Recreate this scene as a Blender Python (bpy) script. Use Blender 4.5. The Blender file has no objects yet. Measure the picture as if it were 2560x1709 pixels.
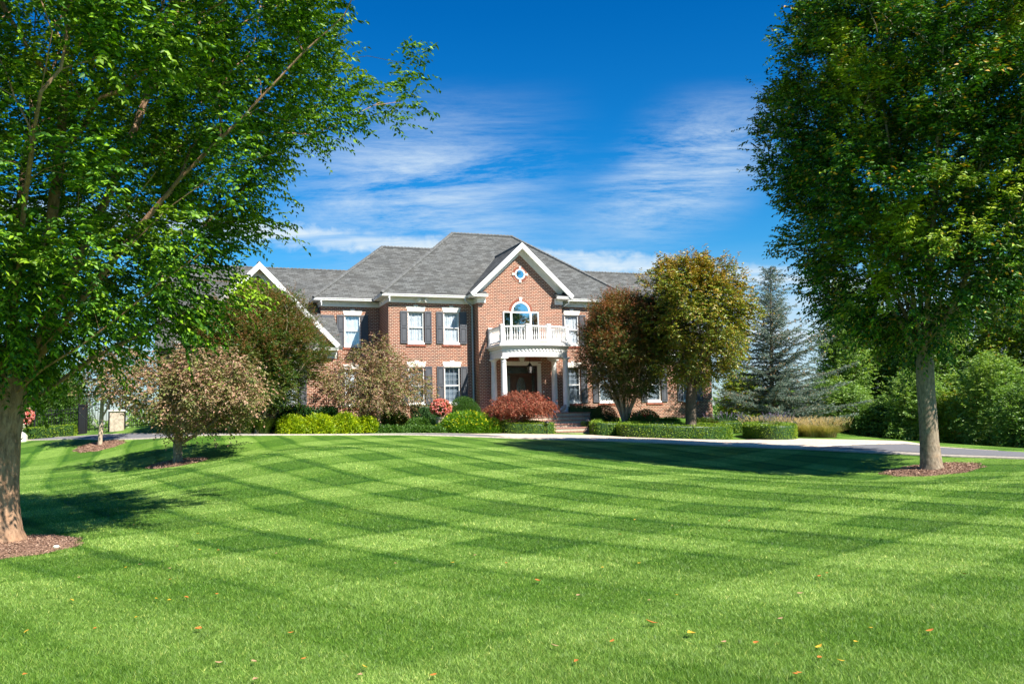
import bpy, math, random
import numpy as np
from mathutils import Matrix, Vector
rng = np.random.default_rng(11)
random.seed(5)
S = bpy.context.scene

# ------------------------------------------------------------ camera
FPX, YAW, PIT, ROL = 2313.6, math.radians(20.443), math.radians(5.263), math.radians(-1.26)
CAM = np.array([-10.585, -46.509, 1.6])
F = np.array([math.sin(YAW)*math.cos(PIT), math.cos(YAW)*math.cos(PIT), math.sin(PIT)])
R0 = np.array([math.cos(YAW), -math.sin(YAW), 0.0]); U0 = np.cross(R0, F)
RR = R0*math.cos(ROL)+U0*math.sin(ROL); UU = -R0*math.sin(ROL)+U0*math.cos(ROL)
FH = np.array([math.sin(YAW), math.cos(YAW), 0.0]); RH = R0
cd = bpy.data.cameras.new('camera'); cam = bpy.data.objects.new('camera', cd)
S.collection.objects.link(cam)
cam.matrix_world = Matrix(((RR[0], UU[0], -F[0], CAM[0]), (RR[1], UU[1], -F[1], CAM[1]), (RR[2], UU[2], -F[2], CAM[2]), (0, 0, 0, 1)))
cd.sensor_width = 36; cd.lens = FPX/2560*36; cd.clip_start = 0.1; cd.clip_end = 3000
S.camera = cam
# ------------------------------------------------------------ light
SUN = np.array([0.53, -1.0, 1.22]); SUN = SUN/np.linalg.norm(SUN)
sl = bpy.data.lights.new('sun', 'SUN'); sl.energy = 5.0; sl.angle = math.radians(0.5); sl.color = (1.0, 0.955, 0.88)
so = bpy.data.objects.new('sun', sl); S.collection.objects.link(so)
so.rotation_euler = Vector(SUN).to_track_quat('Z', 'Y').to_euler()
S.view_settings.view_transform = 'Standard'; S.view_settings.look = 'None'
S.view_settings.exposure = 1.12; S.view_settings.gamma = 1.0
S.cycles.max_bounces = 5; S.cycles.transparent_max_bounces = 8; S.cycles.use_denoising = True

W = bpy.data.worlds.new('World'); S.world = W; W.use_nodes = True
nt = W.node_tree; nt.nodes.clear()
def N(nt, t, **k):
    n = nt.nodes.new(t)
    for a, b in k.items(): setattr(n, a, b)
    return n
def math_n(nt, op, a, b=None, clamp=False):
    n = nt.nodes.new('ShaderNodeMath'); n.operation = op; n.use_clamp = clamp
    for i, x in enumerate((a, b)):
        if x is None: continue
        if isinstance(x, (int, float)): n.inputs[i].default_value = x
        else: nt.links.new(x, n.inputs[i])
    return n.outputs[0]
def mixc(nt, fac, a, b, mode='MIX'):
    n = nt.nodes.new('ShaderNodeMix'); n.data_type = 'RGBA'; n.blend_type = mode
    for i, x in ((0, fac), (6, a), (7, b)):
        if isinstance(x, (int, float)): n.inputs[i].default_value = x
        elif isinstance(x, tuple): n.inputs[i].default_value = (*x[:3], 1)
        else: nt.links.new(x, n.inputs[i])
    return n.outputs[2]
def ramp(nt, fac, stops, interp='LINEAR'):
    n = nt.nodes.new('ShaderNodeValToRGB'); nt.links.new(fac, n.inputs[0]); cr = n.color_ramp; cr.interpolation = interp
    while len(cr.elements) < len(stops): cr.elements.new(0.5)
    for e, (p, c) in zip(cr.elements, stops):
        e.position = p; e.color = (*c, 1) if len(c) == 3 else c
    return n.outputs[0]
def noise(nt, vec, scale, detail=3, rough=0.5, dist=0.0, dim='3D'):
    n = nt.nodes.new('ShaderNodeTexNoise'); n.noise_dimensions = dim
    nt.links.new(vec, n.inputs['Vector']); n.inputs['Scale'].default_value = scale
    n.inputs['Detail'].default_value = detail; n.inputs['Roughness'].default_value = rough; n.inputs['Distortion'].default_value = dist
    return n.outputs['Fac']
def mapping(nt, vec, loc=(0, 0, 0), rot=(0, 0, 0), sc=(1, 1, 1)):
    n = nt.nodes.new('ShaderNodeMapping'); nt.links.new(vec, n.inputs[0])
    n.inputs[1].default_value = loc; n.inputs[2].default_value = rot; n.inputs[3].default_value = sc
    return n.outputs[0]
G3 = lambda v: (v, v, v)
# sky with high thin cirrus: clouds lie on a plane far overhead (direction / height)
sky = N(nt, 'ShaderNodeTexSky', sky_type='NISHITA'); sky.sun_disc = False
sky.sun_elevation = math.asin(SUN[2]); sky.sun_rotation = math.atan2(SUN[0], SUN[1])
sky.air_density = 1.0; sky.dust_density = 0.3; sky.ozone_density = 3.0; sky.altitude = 0
hs = N(nt, 'ShaderNodeHueSaturation'); hs.inputs['Saturation'].default_value = 1.3; hs.inputs['Value'].default_value = 0.8
nt.links.new(sky.outputs[0], hs.inputs['Color'])
tc = N(nt, 'ShaderNodeTexCoord')
vr = mapping(nt, tc.outputs['Generated'], rot=(0, 0, YAW))   # x = across, y = away along the view
sx = N(nt, 'ShaderNodeSeparateXYZ'); nt.links.new(vr, sx.inputs[0])
zz = math_n(nt, 'MAXIMUM', sx.outputs[2], 0.02)
az = math_n(nt, 'DIVIDE', sx.outputs[0], math_n(nt, 'MAXIMUM', sx.outputs[1], 0.05))   # tan of azimuth
el = math_n(nt, 'DIVIDE', zz, math_n(nt, 'MAXIMUM', sx.outputs[1], 0.05))             # tan of elevation
cmb = N(nt, 'ShaderNodeCombineXYZ'); nt.links.new(az, cmb.inputs[0]); nt.links.new(el, cmb.inputs[1])
ae = cmb.outputs[0]
def band(x, c, w):   # smooth bump of half width w round c
    d = math_n(nt, 'ABSOLUTE', math_n(nt, 'SUBTRACT', x, c))
    n = nt.nodes.new('ShaderNodeMapRange'); n.interpolation_type = 'SMOOTHSTEP'
    nt.links.new(d, n.inputs[0]); n.inputs[1].default_value = 0; n.inputs[2].default_value = w; n.inputs[3].default_value = 1; n.inputs[4].default_value = 0
    return n.outputs[0]
# wispy cirrus streaks
ci1 = noise(nt, mapping(nt, ae, rot=(0, 0, 0.10), sc=(1.5, 13, 1)), 1.8, 10, 0.74, 0.3, '2D')
ci2 = noise(nt, mapping(nt, ae, loc=(3.1, 1.7, 0), rot=(0, 0, -0.42), sc=(2.2, 12, 1)), 1.8, 10, 0.74, 0.35, '2D')
w1 = math_n(nt, 'MULTIPLY', band(az, -0.10, 0.22), band(el, 0.262, 0.135))
w2 = math_n(nt, 'MULTIPLY', band(math_n(nt, 'SUBTRACT', az, math_n(nt, 'MULTIPLY', math_n(nt, 'SUBTRACT', el, .28), .8)), 0.20, 0.13), band(el, 0.275, 0.115))
env = math_n(nt, 'ADD', math_n(nt, 'ADD', math_n(nt, 'MULTIPLY', w1, 1.0), math_n(nt, 'MULTIPLY', w2, 1.15)), 0.0, True)
cc = math_n(nt, 'ADD', math_n(nt, 'MULTIPLY', ci1, 0.55), math_n(nt, 'MULTIPLY', ci2, 0.55))
wis = math_n(nt, 'MULTIPLY', ramp(nt, cc, [(0.44, G3(0)), (0.70, G3(0.95))]), env)
# contrail-like bank near the horizon, sloping down to the right
line = math_n(nt, 'ADD', el, math_n(nt, 'MULTIPLY', az, 0.113))
fz = noise(nt, mapping(nt, ae, rot=(0, 0, 0.09), sc=(2.2, 30, 1)), 2.0, 6, 0.6, 0.3, '2D')
fe = noise(nt, mapping(nt, ae, sc=(30, 40, 1)), 1.6, 4, 0.6, 0.3, '2D')
ln2 = math_n(nt, 'ADD', line, math_n(nt, 'MULTIPLY', math_n(nt, 'SUBTRACT', fe, 0.5), 0.02))
bk = math_n(nt, 'MULTIPLY', band(ln2, 0.188, 0.021), ramp(nt, fz, [(0.30, G3(0.35)), (0.6, G3(1))]))
low = math_n(nt, 'MULTIPLY', band(el, 0.09, 0.115), ramp(nt, fz, [(0.3, G3(0.15)), (0.75, G3(0.6))]))
low = math_n(nt, 'MULTIPLY', low, ramp(nt, math_n(nt, 'ADD', az, 0.5), [(0.45, G3(0.55)), (0.75, G3(1.9))]))
cl = math_n(nt, 'MAXIMUM', math_n(nt, 'MAXIMUM', wis, math_n(nt, 'MULTIPLY', bk, 1.0)), low, True)
tint = ramp(nt, sx.outputs[2], [(0.0, (1.1, 1.08, 1.3)), (0.15, (0.62, 1.4, 1.6)), (0.27, (0.18, 1.25, 1.65)), (0.42, (0.02, 1.02, 1.5))])
base_sky = mixc(nt, 1.0, hs.outputs[0], tint, 'MULTIPLY')
ccol = mixc(nt, cl, base_sky, (6.0, 7.2, 8.2))
bg = N(nt, 'ShaderNodeBackground'); bg.inputs[1].default_value = 0.055
nt.links.new(ccol, bg.inputs[0])
wo = N(nt, 'ShaderNodeOutputWorld'); nt.links.new(bg.outputs[0], wo.inputs[0])

# ------------------------------------------------------------ helpers
def ray(u, v): return F+RR*(u-1280)/FPX-UU*(v-854.5)/FPX
def pix(u, v, D):
    d = ray(u, v); return CAM+d*(D/(d@FH))
def lat_dep(p):
    d = np.asarray(p)[..., :2]-CAM[:2]
    return d@RH[:2], d@FH[:2]
def mat(name, build):
    m = bpy.data.materials.new(name); m.use_nodes = True; nt = m.node_tree; nt.nodes.clear()
    out = nt.nodes.new('ShaderNodeOutputMaterial'); b = nt.nodes.new('ShaderNodeBsdfPrincipled')
    nt.links.new(b.outputs[0], out.inputs[0]); build(nt, b, out); return m
def plain(name, col, rough=0.6, metal=0.0, var=0.12, scale=6, bump=0.0, spec=0.4):
    def bd(nt, b, out):
        t = N(nt, 'ShaderNodeTexCoord'); n = noise(nt, t.outputs['Object'], scale, 5, 0.6)
        lo = tuple(c*(1-var) for c in col); hi = tuple(min(1, c*(1+var)) for c in col)
        nt.links.new(ramp(nt, n, [(0.3, lo), (0.7, hi)]), b.inputs['Base Color'])
        b.inputs['Roughness'].default_value = rough; b.inputs['Metallic'].default_value = metal
        b.inputs['Specular IOR Level'].default_value = spec
        if bump:
            bp = N(nt, 'ShaderNodeBump'); bp.inputs['Strength'].default_value = bump; bp.inputs['Distance'].default_value = 0.02
            nt.links.new(noise(nt, t.outputs['Object'], scale*4, 6, 0.65), bp.inputs['Height']); nt.links.new(bp.outputs[0], b.inputs['Normal'])
    return mat(name, bd)
def put(o, parent=None, **props):
    S.collection.objects.link(o)
    if parent is not None: o.parent = parent
    for k, v in props.items(): o[k] = v
    return o
def empty(name, loc, label, cat, group=None, rz=0):
    o = bpy.data.objects.new(name, None); S.collection.objects.link(o)
    o.location = tuple(loc); o.rotation_euler = (0, 0, rz); o['label'] = label; o['category'] = cat
    if group: o['group'] = group
    return o
def tag(o, label=None, cat=None, group=None, kind=None):
    if label: o['label'] = label
    if cat: o['category'] = cat
    if group: o['group'] = group
    if kind: o['kind'] = kind
    return o
def np_mesh(name, V, T, m, parent=None, smooth=False, loc=None):
    """V (n,3) floats, T (k,c) ints all polygons with c corners"""
    me = bpy.data.meshes.new(name); V = np.asarray(V, np.float32); T = np.asarray(T, np.int32)
    me.vertices.add(len(V)); me.vertices.foreach_set('co', V.ravel())
    k, c = T.shape
    me.loops.add(k*c); me.loops.foreach_set('vertex_index', T.ravel())
    me.polygons.add(k); me.polygons.foreach_set('loop_start', np.arange(0, k*c, c, dtype=np.int32))
    try: me.polygons.foreach_set('loop_total', np.full(k, c, np.int32))
    except Exception: pass
    me.update(calc_edges=True); me.validate()
    if smooth: me.polygons.foreach_set('use_smooth', np.ones(k, bool))
    me.materials.append(m)
    o = bpy.data.objects.new(name, me); put(o, parent)
    if loc is not None: o.location = tuple(loc)
    return o
class MB:
    def __init__(s): s.v = []; s.f = []
    def poly(s, pts):
        i = len(s.v); s.v += [tuple(p) for p in pts]; s.f.append(tuple(range(i, i+len(pts))))
    def box(s, x0, x1, y0, y1, z0, z1):
        i = len(s.v)
        s.v += [(x0, y0, z0), (x1, y0, z0), (x1, y1, z0), (x0, y1, z0), (x0, y0, z1), (x1, y0, z1), (x1, y1, z1), (x0, y1, z1)]
        for q in ((0, 3, 2, 1), (4, 5, 6, 7), (0, 1, 5, 4), (1, 2, 6, 5), (2, 3, 7, 6), (3, 0, 4, 7)): s.f.append(tuple(i+a for a in q))
        return s
    def prism(s, pts, ext):
        """polygon pts (3d) extruded by vector ext"""
        n = len(pts); i = len(s.v); e = np.array(ext)
        s.v += [tuple(p) for p in pts]+[tuple(np.array(p)+e) for p in pts]
        s.f.append(tuple(range(i+n-1, i-1, -1))); s.f.append(tuple(range(i+n, i+2*n)))
        for a in range(n):
            b = (a+1) % n; s.f.append((i+a, i+b, i+n+b, i+n+a))
        return s
    def tube(s, P, r, n=8, cap=True, flute=0.0):
        P = np.array(P, float); k = len(P); r = np.broadcast_to(np.asarray(r, float), (k,))
        T = np.gradient(P, axis=0); T /= np.linalg.norm(T, axis=1)[:, None]+1e-9
        ref = np.array([0.31, 0.17, 0.93]) if abs(T[0][2]) < 0.8 else np.array([1, 0.1, 0.05])
        i = len(s.v)
        for a in range(k):
            A = np.cross(T[a], ref); A /= np.linalg.norm(A)+1e-9; B = np.cross(T[a], A)
            for j in range(n):
                t = 2*math.pi*j/n; q = 1+flute*(math.sin(3*t+P[a][2]*.9)+.7*math.sin(5*t-P[a][2]*1.7+1)+.5*math.sin(8*t+P[a][2]*4)) if flute else 1; s.v.append(tuple(P[a]+r[a]*q*(A*math.cos(t)+B*math.sin(t))))
        for a in range(k-1):
            for j in range(n):
                j2 = (j+1) % n; s.f.append((i+a*n+j, i+a*n+j2, i+(a+1)*n+j2, i+(a+1)*n+j))
        if cap:
            s.f.append(tuple(i+j for j in range(n-1, -1, -1))); s.f.append(tuple(i+(k-1)*n+j for j in range(n)))
        return s
    def lathe(s, prof, c=(0, 0), n=16, cap=True):
        i = len(s.v); k = len(prof)
        for r, z in prof:
            for j in range(n):
                t = 2*math.pi*j/n; s.v.append((c[0]+r*math.cos(t), c[1]+r*math.sin(t), z))
        for a in range(k-1):
            for j in range(n):
                j2 = (j+1) % n; s.f.append((i+a*n+j, i+a*n+j2, i+(a+1)*n+j2, i+(a+1)*n+j))
        if cap:
            s.f.append(tuple(i+j for j in range(n-1, -1, -1))); s.f.append(tuple(i+(k-1)*n+j for j in range(n)))
        return s
    def build(s, name, m, parent=None, smooth=False, bevel=0):
        me = bpy.data.meshes.new(name); me.from_pydata(s.v, [], s.f); me.materials.append(m)
        if smooth:
            me.polygons.foreach_set('use_smooth', np.ones(len(me.polygons), bool))
            try: me.set_sharp_from_angle(angle=math.radians(40))
            except Exception: pass
        o = bpy.data.objects.new(name, me); put(o, parent)
        if bevel:
            b = o.modifiers.new('bevel', 'BEVEL'); b.width = bevel; b.segments = 2; b.limit_method = 'ANGLE'
        return o

# ------------------------------------------------------------ terrain
def zpix(u, v, D): return pix(u, v, D)[2]
near_e = [(-400, 1113, 44), (71, 1101, 41), (242, 1094.6, 38.5), (400, 1091, 37.5), (640, 1088, 37), (820, 1088, 38), (996, 1087.5, 39.2), (1130, 1090, 39), (1260, 1095, 38.6), (1477, 1101.5, 38), (1660, 1108, 37), (1840, 1116.5, 35.8), (2000, 1123, 34), (2195, 1133.5, 31.5), (2380, 1140.5, 29.4), (2560, 1147, 27.8), (2900, 1165, 25)]
far_e = [(-400, 1104, 46), (60, 1095, 43), (238, 1090, 40.5), (400, 1088, 39.3), (640, 1086, 38.5), (820, 1085, 39.8), (996, 1084, 41), (1130, 1084, 42.4), (1260, 1084, 43.4), (1477, 1088, 43.6), (1660, 1097, 41.3), (1840, 1100.5, 41.5), (1992, 1096.5, 43), (2255, 1103.5, 39.5), (2351, 1118, 34.3), (2560, 1132, 31.4), (2900, 1150, 28)]
ctl = []
for u, v, D in near_e+far_e:
    p = pix(u, v, D); a, d = lat_dep(p); ctl.append((a, d, p[2]))
for u, v, D in [(20, 1372, 13.4), (2330, 1178, 27.6), (441, 1160, 31.5), (248, 1120, 37), (870, 1081, 43), (1100, 1081, 44), (650, 1085, 41),
                (2255, 1095, 48), (2560, 1118, 42), (1000, 1110, 33), (1280, 1160, 26), (1800, 1190, 24), (700, 1130, 28), (2560, 1200, 22)]:
    p = pix(u, v, D); a, d = lat_dep(p); ctl.append((a, d, p[2]))
for a, d, z in [(-12, 0, 0), (0, -6, 0), (12, 0, 0), (-6, 6, 0), (0, 7, 0), (6, 7, 0), (0, 13, 0.0), (8, 13, -0.02), (-12, 10, 0), (14, 10, -0.05), (-25, 20, .2), (26, 22, 0), (38, 30, 0.2),
                (-30, 60, 1.7), (0, 62, 2.0), (30, 62, .9), (-40, 45, 1.6), (45, 55, .4), (-15, 56, 1.9), (15, 60, 1.6), (-18, 30, .45), (-11, 24, .28), (-9, 18, .1), (-11.5,28,.42), (25, 55, .6)]:
    ctl.append((a, d, z))
def house_pt(X, Y, z): a, d = lat_dep((X, Y)); return (a, d, z)
for X, Y, z in [(-10, -2, 1.95), (-5, -2, 1.98), (-2, 2, 2.05), (0, 0, 2.06), (4, 0, 2.05), (10, 0, 2.02), (14, 0, 1.98), (19, 0, 1.85), (19, 10, 1.9), (-10, 10, 1.95), (5, 10, 2.05), (13, -3, 1.55), (0, -3, 1.72)]:
    ctl.append(house_pt(X, Y, z))
ctl = np.array(ctl); CC = 5.0
def phi(a, d):
    return np.sqrt((a[:, None]-ctl[:, 0])**2+(d[:, None]-ctl[:, 1])**2+CC**2)
A_ = phi(ctl[:, 0], ctl[:, 1]); n_ = len(ctl)
M_ = np.zeros((n_+3, n_+3)); M_[:n_, :n_] = -A_+np.eye(n_)*0.02; Pm = np.c_[np.ones(n_), ctl[:, :2]]
M_[:n_, n_:] = Pm; M_[n_:, :n_] = Pm.T
wt_ = np.linalg.solve(M_, np.r_[ctl[:, 2], 0, 0, 0])
def sstep(x, a, b):
    t = np.clip((x-a)/(b-a), 0, 1); return t*t*(3-2*t)
def terr_ld(a, d):
    a = np.atleast_1d(np.asarray(a, float)); d = np.atleast_1d(np.asarray(d, float))
    ac = np.clip(a, -42, 46); dc = np.clip(d, -8, 64); out = np.empty(len(a))
    for i in range(0, len(a), 20000):
        s = slice(i, i+20000)
        out[s] = -phi(ac[s], dc[s])@wt_[:n_]+wt_[n_]+wt_[n_+1]*ac[s]+wt_[n_+2]*dc[s]
    far = np.maximum(sstep(d, 66, 130), sstep(np.abs(a), 50, 110))
    return out*(1-far)+0.4*far
def terr(x, y):
    a, d = lat_dep(np.stack([np.atleast_1d(x), np.atleast_1d(y)], -1).astype(float)); return terr_ld(a, d)
def ld2w(a, d, z): return np.stack([CAM[0]+a*RH[0]+d*FH[0], CAM[1]+a*RH[1]+d*FH[1], z], -1)
def gnd(u, D):
    v = 1075.0
    for _ in range(5):
        p = pix(u, v, D); z = terr(p[0], p[1])[0]; v -= (z-p[2])*FPX/D
    p[2] = z; return p
# ------------------------------------------------------------ house materials
def wallcoord(nt):
    t = N(nt, 'ShaderNodeTexCoord'); s = N(nt, 'ShaderNodeSeparateXYZ'); nt.links.new(t.outputs['Object'], s.inputs[0])
    g = N(nt, 'ShaderNodeNewGeometry'); g2 = N(nt, 'ShaderNodeSeparateXYZ'); nt.links.new(g.outputs['True Normal'], g2.inputs[0])
    side = math_n(nt, 'GREATER_THAN', math_n(nt, 'ABSOLUTE', g2.outputs[0]), math_n(nt, 'ABSOLUTE', g2.outputs[1]))
    u = math_n(nt, 'ADD', math_n(nt, 'MULTIPLY', s.outputs[0], math_n(nt, 'SUBTRACT', 1.0, side)), math_n(nt, 'MULTIPLY', s.outputs[1], side))
    c = N(nt, 'ShaderNodeCombineXYZ'); nt.links.new(u, c.inputs[0]); nt.links.new(s.outputs[2], c.inputs[1])
    return c.outputs[0], t.outputs['Object']
def bricks(nt, b, out):
    v, o = wallcoord(nt)
    n = N(nt, 'ShaderNodeTexBrick'); nt.links.new(v, n.inputs['Vector'])
    n.inputs['Scale'].default_value = 1; n.inputs['Mortar Size'].default_value = 0.009; n.inputs['Mortar Smooth'].default_value = 0.2
    n.inputs['Brick Width'].default_value = 0.203; n.inputs['Row Height'].default_value = 0.0813; n.inputs['Bias'].default_value = 0.0
    n.inputs['Color1'].default_value = (0.275, 0.090, 0.050, 1); n.inputs['Color2'].default_value = (0.125, 0.046, 0.032, 1)
    n.inputs['Mortar'].default_value = (0.72, 0.56, 0.41, 1)
    nz = noise(nt, o, 1.3, 4, 0.6); col = mixc(nt, ramp(nt, nz, [(0.4, G3(0)), (0.8, G3(0.25))]), n.outputs['Color'], (0.32, 0.14, 0.09))
    wn = N(nt, 'ShaderNodeTexWhiteNoise'); wn.noise_dimensions = '2D'
    nt.links.new(mapping(nt, v, sc=(5, 12.3, 1)), wn.inputs['Vector'])
    nt.links.new(col, b.inputs['Base Color']); b.inputs['Roughness'].default_value = 0.85; b.inputs['Specular IOR Level'].default_value = 0.2
    bp = N(nt, 'ShaderNodeBump'); bp.inputs['Strength'].default_value = 0.5; bp.inputs['Distance'].default_value = 0.008; bp.invert = True
    nt.links.new(n.outputs['Fac'], bp.inputs['Height']); nt.links.new(bp.outputs[0], b.inputs['Normal'])
M_BRICK = mat('brick', bricks)
M_BRICK1 = plain('single_brick', (0.27, 0.085, 0.05), 0.85, var=0.5, scale=9)
M_MORTAR = plain('mortar', (0.66, 0.47, 0.33), 0.9)
def shingles(nt, b, out):
    v, o = wallcoord(nt)
    n = N(nt, 'ShaderNodeTexBrick'); nt.links.new(v, n.inputs['Vector']); n.offset = 0.37; n.offset_frequency = 2
    n.inputs['Scale'].default_value = 1; n.inputs['Mortar Size'].default_value = 0.012; n.inputs['Mortar Smooth'].default_value = 0.3
    n.inputs['Brick Width'].default_value = 0.31; n.inputs['Row Height'].default_value = 0.094; n.inputs['Bias'].default_value = -0.1
    n.inputs['Color1'].default_value = (0.135, 0.138, 0.133, 1); n.inputs['Color2'].default_value = (0.062, 0.063, 0.06, 1)
    n.inputs['Mortar'].default_value = (0.05, 0.05, 0.045, 1)
    n2 = N(nt, 'ShaderNodeTexBrick'); nt.links.new(mapping(nt, v, loc=(0.13, 0, 0)), n2.inputs['Vector']); n2.offset = 0.61
    n2.inputs['Scale'].default_value = 1; n2.inputs['Mortar Size'].default_value = 0.0
    n2.inputs['Brick Width'].default_value = 0.47; n2.inputs['Row Height'].default_value = 0.094
    n2.inputs['Color1'].default_value = (1.08, 1.08, 1.07, 1); n2.inputs['Color2'].default_value = (0.9, 0.9, 0.91, 1)
    col = mixc(nt, 1.0, n.outputs['Color'], n2.outputs['Color'], 'MULTIPLY')
    nz = noise(nt, o, 0.6, 4, 0.6); col = mixc(nt, ramp(nt, nz, [(0.4, G3(0)), (0.7, G3(0.15))]), col, (0.125, 0.11, 0.09))
    nt.links.new(col, b.inputs['Base Color']); b.inputs['Roughness'].default_value = 0.9; b.inputs['Specular IOR Level'].default_value = 0.15
    bp = N(nt, 'ShaderNodeBump'); bp.inputs['Strength'].default_value = 0.6; bp.inputs['Distance'].default_value = 0.012; bp.invert = True
    nt.links.new(n.outputs['Fac'], bp.inputs['Height']); nt.links.new(bp.outputs[0], b.inputs['Normal'])
M_ROOF = mat('shingles', shingles)
M_CAP = plain('ridge_shingles', (0.115, 0.115, 0.11), 0.9, var=0.4, scale=5)
M_WHITE = plain('white_paint', (0.78, 0.77, 0.73), 0.5, var=0.07, scale=5)
M_TRIM = plain('cream_trim', (0.72, 0.70, 0.64), 0.5, var=0.05)
M_LINTEL = plain('pale_stone', (0.74, 0.69, 0.60), 0.8, var=0.07, scale=4, bump=0.1)
M_SHUT = plain('shutter_paint', (0.085, 0.088, 0.098), 0.5, var=0.1)
M_BLIND = plain('blind_white', (0.78, 0.80, 0.82), 0.5, var=0.03)
M_CURT = plain('curtain', (0.21, 0.25, 0.29), 0.8, var=0.25, scale=2)
M_WOOD = plain('dark_wood', (0.055, 0.022, 0.012), 0.35, var=0.3)
M_BLACK = plain('black_metal', (0.02, 0.02, 0.022), 0.4, metal=0.3)
M_GREY = plain('grey_pipe', (0.42, 0.46, 0.47), 0.45, var=0.05)
M_BRASS = plain('brass', (0.5, 0.33, 0.12), 0.3, metal=1.0)
M_GRILLE = plain('window_grille', (0.42, 0.44, 0.46), 0.6, var=.03)
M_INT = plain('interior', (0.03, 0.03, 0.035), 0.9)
def glassy(name, tr, tint, rough=0.02):
    def bd(nt, b, out):
        nt.nodes.remove(b); t = N(nt, 'ShaderNodeBsdfTransparent'); t.inputs[0].default_value = (*tint, 1)
        g = N(nt, 'ShaderNodeBsdfGlossy'); g.inputs['Roughness'].default_value = rough; g.inputs[0].default_value = (0.9, 0.95, 1, 1)
        m = N(nt, 'ShaderNodeMixShader'); m.inputs[0].default_value = tr
        nt.links.new(t.outputs[0], m.inputs[1]); nt.links.new(g.outputs[0], m.inputs[2]); nt.links.new(m.outputs[0], out.inputs[0])
    return mat(name, bd)
M_GLASS = glassy('window_glass', 0.16, (0.92, 0.96, 0.98))
M_GLASSR = glassy('sky_glass', 0.62, (0.3, 0.36, 0.4))
M_LEAD = glassy('leaded_glass', 0.09, (0.25, 0.28, 0.28), 0.25)

# ------------------------------------------------------------ the house
ZO = 1.636
H = empty('brick_house', (0, 0, ZO), 'large two storey red brick house with grey shingle roofs and white columned porch', 'house')
def wall(openings, x0, x1, z0, z1, Y, extra=None):
    """front wall facing -y with openings (a,b,c,d) and brick reveals"""
    m = MB(); xs = sorted({x0, x1, *[o[0] for o in openings], *[o[1] for o in openings]})
    zs = sorted({z0, z1, *[o[2] for o in openings], *[o[3] for o in openings]})
    for i in range(len(xs)-1):
        for j in range(len(zs)-1):
            cx, cz = (xs[i]+xs[i+1])/2, (zs[j]+zs[j+1])/2
            if any(o[0] < cx < o[1] and o[2] < cz < o[3] for o in openings): continue
            m.poly([(xs[i], Y, zs[j]), (xs[i+1], Y, zs[j]), (xs[i+1], Y, zs[j+1]), (xs[i], Y, zs[j+1])])
    for a, b, c, d in openings:
        q = Y+0.22
        m.poly([(a, Y, c), (a, Y, d), (a, q, d), (a, q, c)]); m.poly([(b, Y, c), (b, q, c), (b, q, d), (b, Y, d)])
        m.poly([(a, Y, d), (b, Y, d), (b, q, d), (a, q, d)]); m.poly([(a, Y, c), (a, q, c), (b, q, c), (b, Y, c)])
    if extra: extra(m)
    return m.build('wall', M_BRICK, H)
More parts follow.
